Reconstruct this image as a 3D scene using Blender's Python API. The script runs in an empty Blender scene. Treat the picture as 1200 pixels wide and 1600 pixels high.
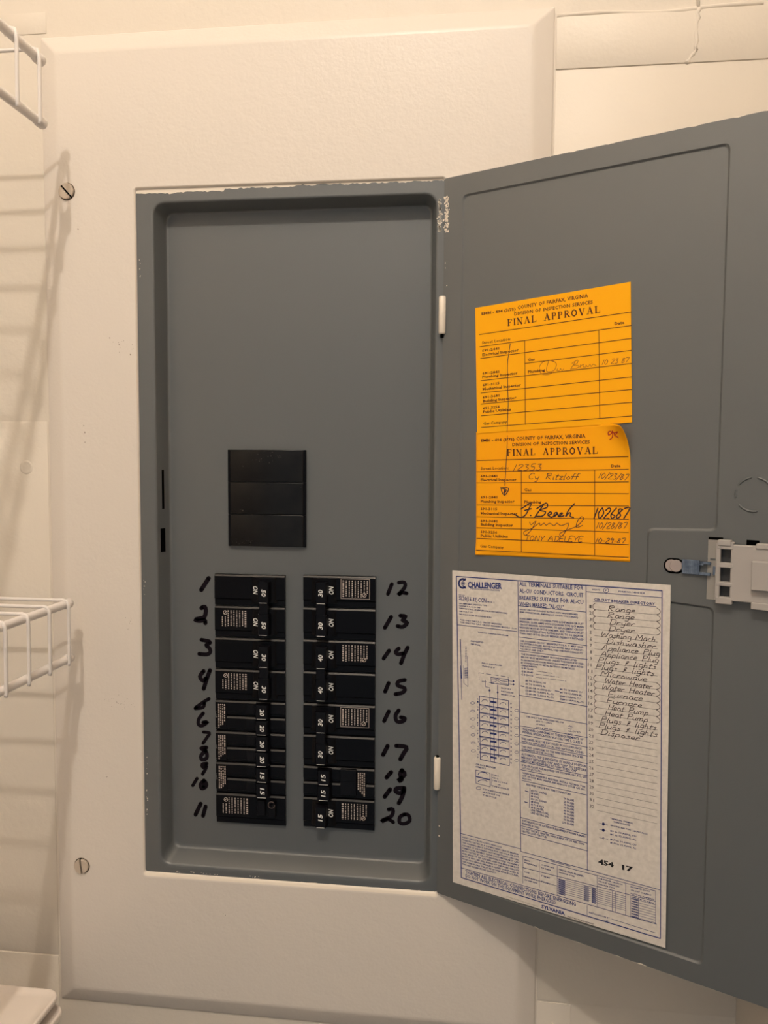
import bpy, bmesh, math, random
from mathutils import Vector, Matrix, noise
random.seed(7)
U = 0.0254                       # all lengths below are inches; U turns them into metres
S = bpy.context.scene
# ------------------------------------------------------------------ camera
cam_d = bpy.data.cameras.new('camera'); cam = bpy.data.objects.new('camera', cam_d)
S.collection.objects.link(cam); S.camera = cam
cr = Vector((0.99232625, 0.12348532, 0.0063239)); cu = Vector((-0.01471656, 0.06717155, 0.9976329)); cf = Vector((-0.12276823, 0.99007038, -0.06847337))
cam.matrix_world = Matrix(((cr.x, cu.x, -cf.x, 1.2972*U), (cr.y, cu.y, -cf.y, -23.7159*U), (cr.z, cu.z, -cf.z, -7.8699*U), (0, 0, 0, 1)))
cam_d.sensor_fit = 'VERTICAL'; cam_d.sensor_height = 32.0; cam_d.lens = 32.0*1270.65/1600.0
cam_d.clip_start = 0.01; cam_d.clip_end = 50
# ------------------------------------------------------------------ world, lamp, exposure
Wd = bpy.data.worlds.new('world'); S.world = Wd; Wd.use_nodes = True
bg = Wd.node_tree.nodes['Background']; bg.inputs[0].default_value = (0.78, 0.91, 1.0, 1); bg.inputs[1].default_value = 0.38
ld = bpy.data.lights.new('ceiling_lamp', 'POINT'); ld.energy = 25.5; ld.color = (1.0, 0.90, 0.78); ld.shadow_soft_size = 0.6*U
lo = bpy.data.objects.new('ceiling_lamp', ld); S.collection.objects.link(lo); lo.location = (-3.25*U, -38.0*U, 34.4*U)
S.view_settings.view_transform = 'Standard'; S.view_settings.look = 'None'
S.view_settings.gamma = 1.0; S.view_settings.use_curve_mapping = False
S.view_settings.exposure = 0.0
# ------------------------------------------------------------------ helpers
def mat(name, col, rough=.5, spec=.5, metal=0.0, bump=0.0, bscale=300.0, var=0.0, vscale=20.0, col2=None, coat=0.0, bump2=0.0, b2scale=60.0, detail=3, coatr=.2):
    m = bpy.data.materials.new(name); m.use_nodes = True; nt = m.node_tree; b = nt.nodes['Principled BSDF']
    b.inputs['Base Color'].default_value = (*col, 1); b.inputs['Roughness'].default_value = rough
    b.inputs['Specular IOR Level'].default_value = spec; b.inputs['Metallic'].default_value = metal
    b.inputs['Coat Weight'].default_value = coat; b.inputs['Coat Roughness'].default_value = coatr
    tc = nt.nodes.new('ShaderNodeTexCoord')
    if var > 0:
        n = nt.nodes.new('ShaderNodeTexNoise'); n.inputs['Scale'].default_value = vscale; n.inputs['Detail'].default_value = detail
        nt.links.new(tc.outputs['Object'], n.inputs['Vector'])
        r = nt.nodes.new('ShaderNodeMapRange'); r.inputs['From Min'].default_value = .35; r.inputs['From Max'].default_value = .7
        r.inputs['To Min'].default_value = 0; r.inputs['To Max'].default_value = var
        nt.links.new(n.outputs['Fac'], r.inputs['Value'])
        mx = nt.nodes.new('ShaderNodeMix'); mx.data_type = 'RGBA'
        mx.inputs['A'].default_value = (*col, 1); mx.inputs['B'].default_value = (*(col2 or [c*.6 for c in col]), 1)
        nt.links.new(r.outputs['Result'], mx.inputs['Factor']); nt.links.new(mx.outputs['Result'], b.inputs['Base Color'])
    if bump > 0:
        n = nt.nodes.new('ShaderNodeTexNoise'); n.inputs['Scale'].default_value = bscale; n.inputs['Detail'].default_value = 2
        nt.links.new(tc.outputs['Object'], n.inputs['Vector'])
        h = n.outputs['Fac']
        if bump2 > 0:
            n2 = nt.nodes.new('ShaderNodeTexNoise'); n2.inputs['Scale'].default_value = b2scale; n2.inputs['Detail'].default_value = 1
            nt.links.new(tc.outputs['Object'], n2.inputs['Vector'])
            ma = nt.nodes.new('ShaderNodeMath'); ma.operation = 'MULTIPLY_ADD'; ma.inputs[1].default_value = bump2
            nt.links.new(n2.outputs['Fac'], ma.inputs[0]); nt.links.new(h, ma.inputs[2]); h = ma.outputs[0]
        bp = nt.nodes.new('ShaderNodeBump'); bp.inputs['Strength'].default_value = bump; bp.inputs['Distance'].default_value = .0005
        nt.links.new(h, bp.inputs['Height']); nt.links.new(bp.outputs['Normal'], b.inputs['Normal'])
    return m
M_wall = mat('wall_paint', (.74, .675, .595), .45, .4, bump=.35, bscale=320, bump2=3, b2scale=45, var=.15, vscale=9, col2=(.72, .66, .575))
M_cover = mat('cover_paint', (.75, .69, .635), .38, .45, bump=.28, bscale=420, bump2=1.5, b2scale=90, var=.12, vscale=14, col2=(.735, .68, .60))
M_gray = mat('gray_enamel', (.084, .094, .100), .50, .9, bump=.05, bscale=900, var=.25, vscale=16, col2=(.082, .089, .093), coat=.30, coatr=.22)
M_lip = mat('cream_lip_paint', (.84, .76, .66), .3, .5)
M_black = mat('black_plastic', (.003, .003, .0045), .28, .12, bump=.05, bscale=700)
M_dust = mat('grey_dust', (.045, .042, .038), .8, .2)
M_edge2 = mat('worn_ring', (.16, .12, .11), .6, .2)
M_edge = mat('black_edge_highlight', (.020, .018, .017), .42, .4)  # lighter tone paints in the highlight along the pole tops
M_blank = mat('dusty_black_plastic', (.005, .005, .006), .26, .2, var=.5, vscale=55, col2=(.018, .017, .016), detail=6)
M_handle = mat('black_handle_plastic', (.004, .004, .006), .34, .14)
M_hole = mat('dark_hole', (.002, .002, .002), .9, .0)
M_white_ink = mat('white_print', (.80, .80, .78), .5, .3)
M_pink_ink = mat('rating_print', (.55, .47, .43), .5, .3)
M_marker = mat('marker_ink', (.005, .0025, .006), .6, .12)
M_navy = mat('navy_print', (.035, .05, .20), .6, .2)
M_blackink = mat('stamp_print', (.015, .015, .02), .6, .2)
M_rule = mat('ruled_print', (.13, .12, .13), .6, .2)
M_faint = mat('faint_print', (.36, .33, .28), .6, .2)
M_pen = mat('pen_ink', (.035, .02, .03), .5, .3)
M_maroon = mat('maroon_print', (.10, .025, .012), .6, .2)
M_pencil = mat('pencil_line', (.33, .11, .02), .6, .2)
M_red = mat('red_ink', (.45, .02, .02), .6, .2)
M_paper = mat('directory_paper', (.75, .70, .65), .6, .2, var=.7, vscale=300, col2=(.61, .565, .52), detail=4)
M_orange = mat('orange_card_paper', (1.0, .46, .006), .6, .15, var=.5, vscale=12, col2=(1.0, .42, .006))
M_orange2 = mat('orange_card_paper_worn', (1.0, .43, .006), .6, .15, var=.6, vscale=14, col2=(1.0, .36, .006))
M_wire = mat('white_vinyl', (.80, .76, .74), .3, .5)
M_latch = mat('pale_grey_plastic', (.40, .375, .36), .45, .4, bump=.05)
M_latch2 = mat('grey_latch_plate', (.30, .285, .265), .4, .4)
M_well = mat('dim_metal', (.035, .036, .04), .4, .5)
M_clip = mat('zinc_clip', (.26, .34, .48), .25, .5, metal=.9, var=.9, vscale=200, col2=(.08, .12, .20))
M_pin = mat('grey_pin', (.36, .31, .30), .4, .4)
M_screw = mat('painted_screw', (.58, .50, .42), .35, .5, metal=.3, bump=.2)
M_lid = mat('white_lid_plastic', (.82, .74, .68), .3, .5)
M_floor = mat('grey_carpet', (.20, .19, .18), .95, .1, bump=.5)
M_speck = mat('scuff_grey', (.36, .30, .26), .7, .2)
INK = [M_navy, M_blackink, M_rule, M_faint, M_pen, M_maroon, M_pencil, M_red]
INKNAME = ['printed_text', 'number_stamp', 'ruled_line_print', 'fine_print', 'handwriting', 'printed_form', 'pencil_signature', 'red_initials']

class MB:
    def __init__(s): s.v = []; s.f = []; s.sm = []; s.mi = []
    def add(s, vs, fs, smooth=False, mi=0):
        o = len(s.v); s.v += [tuple(v) for v in vs]
        for f in fs: s.f.append([i+o for i in f]); s.sm.append(smooth); s.mi.append(mi)
    def box(s, x0, x1, y0, y1, z0, z1, bv=0.0, seg=1, smooth=False, mi=0):
        bm = bmesh.new(); bmesh.ops.create_cube(bm, size=1)
        for v in bm.verts: v.co = Vector(((x0+x1)/2+v.co.x*(x1-x0), (y0+y1)/2+v.co.y*(y1-y0), (z0+z1)/2+v.co.z*(z1-z0)))
        if bv > 0: bmesh.ops.bevel(bm, geom=bm.edges[:], offset=bv, segments=seg, profile=.5, affect='EDGES')
        s.bm(bm, smooth, mi)
    def bm(s, bm, smooth=False, mi=0):
        bm.verts.ensure_lookup_table(); bm.verts.index_update()
        s.add([v.co[:] for v in bm.verts], [[v.index for v in f.verts] for f in bm.faces], smooth, mi); bm.free()
    def loops(s, ls, cap0=False, cap1=False, smooth=True, mi=0, flat=()):
        n = len(ls[0]); vs = [q for l in ls for q in l]; o = len(s.v); s.v += [tuple(v) for v in vs]
        for k in range(len(ls)-1):
            for i in range(n):
                j = (i+1) % n
                s.f.append([o+k*n+i, o+k*n+j, o+(k+1)*n+j, o+(k+1)*n+i]); s.sm.append(smooth and k not in flat); s.mi.append(mi)
        if cap0: s.f.append([o+i for i in range(n)][::-1]); s.sm.append(False); s.mi.append(mi)
        if cap1: s.f.append([o+(len(ls)-1)*n+i for i in range(n)]); s.sm.append(False); s.mi.append(mi)
    def tube(s, pts, r, n=8, caps=True):
        pts = [Vector(q) for q in pts]; L = []
        for i, q in enumerate(pts):
            t = (pts[min(i+1, len(pts)-1)]-pts[max(i-1, 0)]).normalized()
            a = t.cross(Vector((0, 1, 0)) if abs(t.y) < .9 else Vector((0, 0, 1))).normalized(); b = t.cross(a)
            rr = r[i] if isinstance(r, (list, tuple)) else r
            L.append([q+(a*math.cos(2*math.pi*k/n)+b*math.sin(2*math.pi*k/n))*rr for k in range(n)])
        s.loops(L, caps, caps)

def tag(o, label=None, cat=None, group=None, kind=None):
    for k, v in (('label', label), ('category', cat), ('group', group), ('kind', kind)):
        if v: o[k] = v
    return o
def obj(name, mb, m, parent=None, base=(0, 0, 0)):
    """one mesh object; vertices given in the frame of the panel, stored relative to the base of their thing"""
    me = bpy.data.meshes.new(name)
    me.from_pydata([((v[0]-base[0])*U, (v[1]-base[1])*U, (v[2]-base[2])*U) for v in mb.v], [], mb.f)
    me.polygons.foreach_set('use_smooth', mb.sm); me.polygons.foreach_set('material_index', mb.mi)
    for mm in (m if isinstance(m, list) else [m]): me.materials.append(mm)
    bm = bmesh.new(); bm.from_mesh(me); 
    if len(mb.f) < 6000 and not getattr(mb, 'flat', False): bmesh.ops.recalc_face_normals(bm, faces=bm.faces)
    bm.to_mesh(me); bm.free(); me.update()
    o = bpy.data.objects.new(name, me); S.collection.objects.link(o)
    if parent: o.parent = parent
    else: o.location = Vector(base)*U
    return o
def empty(name, base, rz=0):
    o = bpy.data.objects.new(name, None); S.collection.objects.link(o); o.location = Vector(base)*U; o.rotation_euler.z = rz
    o.empty_display_size = .02; return o
def rrect(x0, x1, z0, z1, r, n=5):
    out = []
    for cx, cz, a0 in ((x1-r, z1-r, 0), (x0+r, z1-r, 90), (x0+r, z0+r, 180), (x1-r, z0+r, 270)):
        for k in range(n+1):
            a = math.radians(a0+90*k/n); out.append((cx+r*math.cos(a), cz+r*math.sin(a)))
    return out
def lift(pts, y): return [(x, y, z) for x, z in pts]
def round_poly(P, r, n=4):
    out = []
    for i in range(len(P)):
        a, b, c = Vector(P[i-1]), Vector(P[i]), Vector(P[(i+1) % len(P)])
        d1 = (a-b).normalized(); d2 = (c-b).normalized(); p1 = b+d1*r; p2 = b+d2*r
        for k in range(n+1):
            t = k/n; out.append(tuple((1-t)**2*p1+2*t*(1-t)*b+t*t*p2))
    return out
def inset_poly(P, d):
    out = []; n = len(P)
    for i in range(n):
        a, b, c = Vector(P[i-1]), Vector(P[i]), Vector(P[(i+1) % n])
        e1 = (b-a).normalized(); e2 = (c-b).normalized(); n1 = Vector((e1.y, -e1.x)); n2 = Vector((e2.y, -e2.x))
        k = (n1+n2)/(1+n1.dot(n2)); out.append(tuple(b+k*d))
    return out
# ------------------------------------------------------------------ lettering
def ribbon(mb, pts, w, f, off=0.0):
    """flat pen stroke along pts (surface coordinates), mapped to 3D by f(a, b)"""
    q = [Vector(t) for t in pts]
    if len(q) > 2:                                     # smooth a little
        s = []
        for i in range(len(q)-1):
            p0, p1, p2, p3 = q[max(i-1, 0)], q[i], q[i+1], q[min(i+2, len(q)-1)]
            for k in (0, 1, 2):
                t = k/3; s.append(.5*((2*p1)+(p2-p0)*t+(2*p0-5*p1+4*p2-p3)*t*t+(3*p1-p0-3*p2+p3)*t**3))
        q = s+[q[-1]]
    h = w/2; n = len(q); L, R_ = [], []
    for i in range(n):
        t = (q[min(i+1, n-1)]-q[max(i-1, 0)])
        if t.length < 1e-9: t = Vector((1, 0))
        t.normalize(); nn = Vector((-t.y, t.x))*h
        L.append(q[i]+nn); R_.append(q[i]-nn)
    mb.add([f(*v) for v in L+R_], [[i, i+1, n+i+1, n+i] for i in range(n-1)])
    if w > .02:
        for e in (q[0], q[-1]):
            mb.add([f(e.x+h*math.cos(k*math.pi/4), e.y+h*math.sin(k*math.pi/4)) for k in range(8)], [list(range(8))])
def line(mb, pts, w, f):
    q = [Vector(t) for t in pts]
    for a, b in zip(q, q[1:]):
        t = (b-a).normalized(); nn = Vector((-t.y, t.x))*w/2; e = t*w*.25
        mb.add([f(*(a-e+nn)), f(*(a-e-nn)), f(*(b+e-nn)), f(*(b+e+nn))], [[0, 1, 2, 3]])
_cache = {}
def bfont(s, bold=0, res=1):
    k = (s, bold, res)
    if k in _cache: return _cache[k]
    cu_ = bpy.data.curves.new('type', 'FONT'); cu_.body = s; cu_.size = 1; cu_.resolution_u = res; cu_.offset = .022*bold; cu_.space_word = 1.4 if bold == 1 else 1.0
    o = bpy.data.objects.new('type', cu_); S.collection.objects.link(o)
    dg = bpy.context.evaluated_depsgraph_get(); dg.update(); ev = o.evaluated_get(dg); me = ev.to_mesh()
    vs = [(v.co.x, v.co.y) for v in me.vertices]; fs = [list(p.vertices) for p in me.polygons]
    ev.to_mesh_clear(); bpy.data.objects.remove(o); bpy.data.curves.remove(cu_)
    _cache[k] = (vs, fs); return _cache[k]
_capv = [v[1] for v in bfont('H')[0]]; CAP = max(_capv)
def print_text(mb, s, A, B, h, f, bold=0, res=1, shear=0.0):
    vs, fs = bfont(s, bold, res)
    if not vs: return
    x0 = min(v[0] for v in vs); x1 = max(v[0] for v in vs)
    A, B = Vector(A), Vector(B); d = B-A; n = Vector((-d.y, d.x)).normalized()*(h/CAP); k = 1/(x1-x0)
    mb.add([f(*(A+d*((v[0]-x0)*k)+n*v[1]+d.normalized()*(v[1]*shear*h/CAP))) for v in vs], fs)
# pen alphabet: advance, then strokes as x,y pairs (y 0 = line, 1 = capital height)
G = {
'A':(.75,'0,0 .32,1 .62,0|.12,.4 .55,.4'),'B':(.7,'.05,0 .12,1|.12,1 .5,.9 .5,.6 .12,.52 .6,.4 .55,.05 .05,0'),'C':(.65,'.55,.85 .3,1 .05,.5 .2,.05 .55,.1'),
'D':(.7,'.1,0 .15,1|.0,.95 .5,.9 .6,.45 .4,.08 .05,0'),'E':(.6,'.5,1 .05,1 .05,0 .5,0|.05,.5 .4,.5'),'F':(.6,'.05,0 .1,1 .6,1|.08,.5 .45,.52'),'H':(.7,'.1,0 .12,1|.55,0 .6,1|.1,.5 .6,.55'),
'L':(.55,'.05,1 .05,0 .5,0'),'M':(.85,'0,0 .12,1 .38,.4 .65,1 .7,0'),'N':(.7,'.05,0 .08,1 .5,0 .55,1'),'O':(.7,'.3,1 .05,.5 .3,0 .58,.5 .3,1'),'P':(.65,'.08,0 .12,1|.05,.95 .5,.95 .5,.6 .12,.5'),
'R':(.7,'.05,0 .1,1|.0,.9 .4,1 .5,.7 .12,.5 .55,0'),'T':(.6,'0,1 .6,1|.3,1 .25,0'),'W':(.9,'.05,1 .12,0 .4,.7 .55,0 .85,1'),'Y':(.6,'0,1 .25,.5 .5,1|.25,.5 .2,0'),
'a':(.5,'.4,.5 .15,.55 .05,.2 .25,.02 .4,.4 .38,.1 .48,.02'),'b':(.5,'.05,1 .05,0|.05,.4 .35,.45 .35,.05 .05,.03'),'c':(.42,'.35,.5 .12,.5 .05,.1 .35,.05'),'d':(.5,'.38,.45 .1,.5 .05,.1 .38,.1|.45,1 .38,0'),
'e':(.45,'.05,.25 .35,.35 .28,.55 .08,.45 .08,.08 .38,.08'),'f':(.4,'.4,.95 .22,.9 .12,0|.0,.5 .35,.52'),'g':(.48,'.38,.5 .1,.5 .08,.12 .38,.15|.4,.5 .35,-.3 .05,-.3'),'h':(.5,'.1,1 .02,0|.05,.35 .3,.52 .32,.0'),
'i':(.25,'.1,.5 .06,.02 .14,.05|.14,.72 .15,.76'),'k':(.45,'.08,1 .02,0|.35,.5 .06,.25 .38,0'),'l':(.25,'.14,1 .05,0 .12,.04'),'m':(.72,'.03,.5 .02,0|.02,.35 .2,.5 .28,.45 .26,0|.27,.35 .48,.5 .55,.4 .54,0'),
'n':(.5,'.04,.5 .02,0|.02,.3 .25,.52 .34,.4 .34,0'),'o':(.46,'.2,.52 .04,.25 .2,0 .38,.25 .2,.52'),'p':(.5,'.08,.5 -.02,-.35|.06,.4 .35,.5 .32,.08 .04,.08'),'r':(.4,'.05,.5 .02,0|.03,.3 .2,.5 .35,.48'),
's':(.4,'.34,.5 .1,.48 .28,.22 .2,.0 .02,.05'),'t':(.38,'.2,.85 .1,.0 .22,.03|.0,.55 .38,.57'),'u':(.5,'.03,.5 .05,.05 .32,.1 .38,.5 .36,.05 .46,.03'),'v':(.45,'.02,.5 .15,0 .38,.5'),'w':(.65,'.02,.5 .12,.02 .28,.4 .4,.02 .58,.5'),
'y':(.48,'.04,.5 .15,.1 .36,.2|.42,.5 .3,-.3 .05,-.3'),'z':(.45,'.05,.5 .36,.5 .03,.02 .38,.03'),'&':(.55,'.15,.7 .35,.85 .4,.65 .15,.4 .4,.4|.3,.6 .15,-.05'),'.':(.22,'.06,.0 .1,.04'),'-':(.4,'.05,.4 .35,.42'),'/':(.4,'0,-.15 .38,1.1'),
'0':(.58,'.28,1 .05,.5 .26,0 .5,.5 .28,1'),'1':(.32,'.2,1 .08,0'),'2':(.58,'.08,.8 .3,1 .48,.75 .05,.05 .52,.03'),'3':(.55,'.08,.95 .4,.95 .2,.6 .45,.35 .3,0 .02,.08'),'5':(.55,'.5,1 .15,.98 .1,.6 .4,.5 .35,.05 .02,.05'),
'6':(.52,'.35,1 .05,.4 .2,0 .42,.25 .1,.4'),'7':(.5,'.05,.95 .5,.98 .22,0'),'8':(.52,'.4,.85 .15,.9 .12,.6 .4,.3 .2,0 .05,.25 .42,.85'),'9':(.5,'.4,.75 .2,1 .06,.7 .38,.65|.42,.9 .3,0'),'4':(.55,'.1,1 .05,.5 .45,.5|.4,.95 .3,0')}
def hand_text(mb, s, A, B, h, f, w, shear=.3):
    adv = 0; items = []
    for ch in s:
        if ch == ' ': adv += .45; continue
        a, st = G[ch]
        for part in st.split('|'):
            items.append([(adv+float(t.split(',')[0])+random.uniform(-.02, .02), float(t.split(',')[1])+random.uniform(-.02, .02)) for t in part.split()])
        adv += a
    A, B = Vector(A), Vector(B); d = B-A; e = d.normalized(); n = Vector((-e.y, e.x)); k = 1/adv
    for it in items: ribbon(mb, [A+d*(x*k)+e*(y*shear*h)+n*(y*h) for x, y in it], w, f)
# book-face capitals: strokes with own widths (thick and thin) and serifs
SER = {'F':(.62,[('.14,0 .14,1',.15),('.14,.97 .55,.97',.05),('.14,.52 .4,.52',.05),('.02,.03 .28,.03',.05),('.02,.97 .2,.97',.05),('.55,1 .55,.75',.05),('.4,.62 .4,.4',.04)]),
'I':(.32,[('.15,0 .15,1',.15),('.02,.03 .28,.03',.05),('.02,.97 .28,.97',.05)]),'N':(.78,[('.13,0 .13,1',.06),('.1,1 .6,0',.15),('.6,0 .6,1',.06),('.02,.03 .25,.03',.05),('.0,.97 .17,.97',.05),('.48,.97 .72,.97',.05)]),
'A':(.78,[('.12,0 .36,1',.06),('.36,1 .6,0',.15),('.2,.35 .5,.35',.05),('.0,.03 .24,.03',.05),('.46,.03 .74,.03',.05)]),'L':(.62,[('.14,0 .14,1',.15),('.14,.03 .55,.03',.05),('.02,.97 .28,.97',.05),('.55,0 .55,.27',.05),('.02,.03 .2,.03',.05)]),
'P':(.62,[('.14,0 .14,1',.15),('.14,.97 .4,.97',.06),('.4,.97 .48,.74',.1),('.48,.74 .4,.5',.1),('.4,.5 .14,.5',.05),('.02,.03 .28,.03',.05),('.02,.97 .14,.97',.05)]),
'R':(.7,[('.14,0 .14,1',.15),('.14,.97 .4,.97',.06),('.4,.97 .48,.75',.1),('.48,.75 .38,.53',.1),('.4,.52 .14,.52',.05),('.3,.52 .58,.03',.13),('.02,.03 .28,.03',.05),('.52,.03 .68,.03',.05)]),
'O':(.76,[('.34,.97 .14,.8 .08,.5 .14,.2 .34,.03',.12),('.34,.97 .54,.8 .6,.5 .54,.2 .34,.03',.12)]),'V':(.76,[('.1,1 .36,0',.15),('.36,0 .58,1',.06),('.0,.97 .24,.97',.05),('.46,.97 .7,.97',.05)])}
def serif_text(mb, s, A, B, h, f):
    adv = 0; items = []
    for ch in s:
        if ch == ' ': adv += .75; continue
        a, st = SER[ch]
        for pts, w in st: items.append(([(adv+float(t.split(',')[0]), float(t.split(',')[1])) for t in pts.split()], w))
        adv += a+.1
    A, B = Vector(A), Vector(B); d = B-A; n = Vector((-d.y, d.x)).normalized()
    for it, w in items: line(mb, [A+d*(x/adv)+n*(y*h) for x, y in it], w*h*1.45, f)
def lay_print(key, f, parent, base=(0, 0, 0)):
    mbs = {}
    def g(c):
        if c not in mbs: mbs[c] = MB(); mbs[c].flat = True
        return mbs[c]
    for pts, w, c in LN[key]:
        q = [(pts[i], pts[i+1]) for i in range(0, len(pts), 2)]
        if c in (4, 6, 7) and len(q) > 2: ribbon(g(c), q, w, f)
        else: line(g(c), q, w, f)
    for s, x0, z0, x1, z1, h, c, bold, font in TX[key]:
        if font == 'h': hand_text(g(c), s, (x0, z0), (x1, z1), h, f, .016 if not bold else .034)
        elif font == 's': serif_text(g(c), s, (x0, z0), (x1, z1), h, f)
        else: print_text(g(c), s, (x0, z0), (x1, z1), h, f, max(bold, 1.3 if h < .075 else .6), 3 if h > .14 else 1)
    for c, mb in sorted(mbs.items()): obj(INKNAME[c], mb, INK[c], parent, base)['kind'] = 'stuff'
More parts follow.
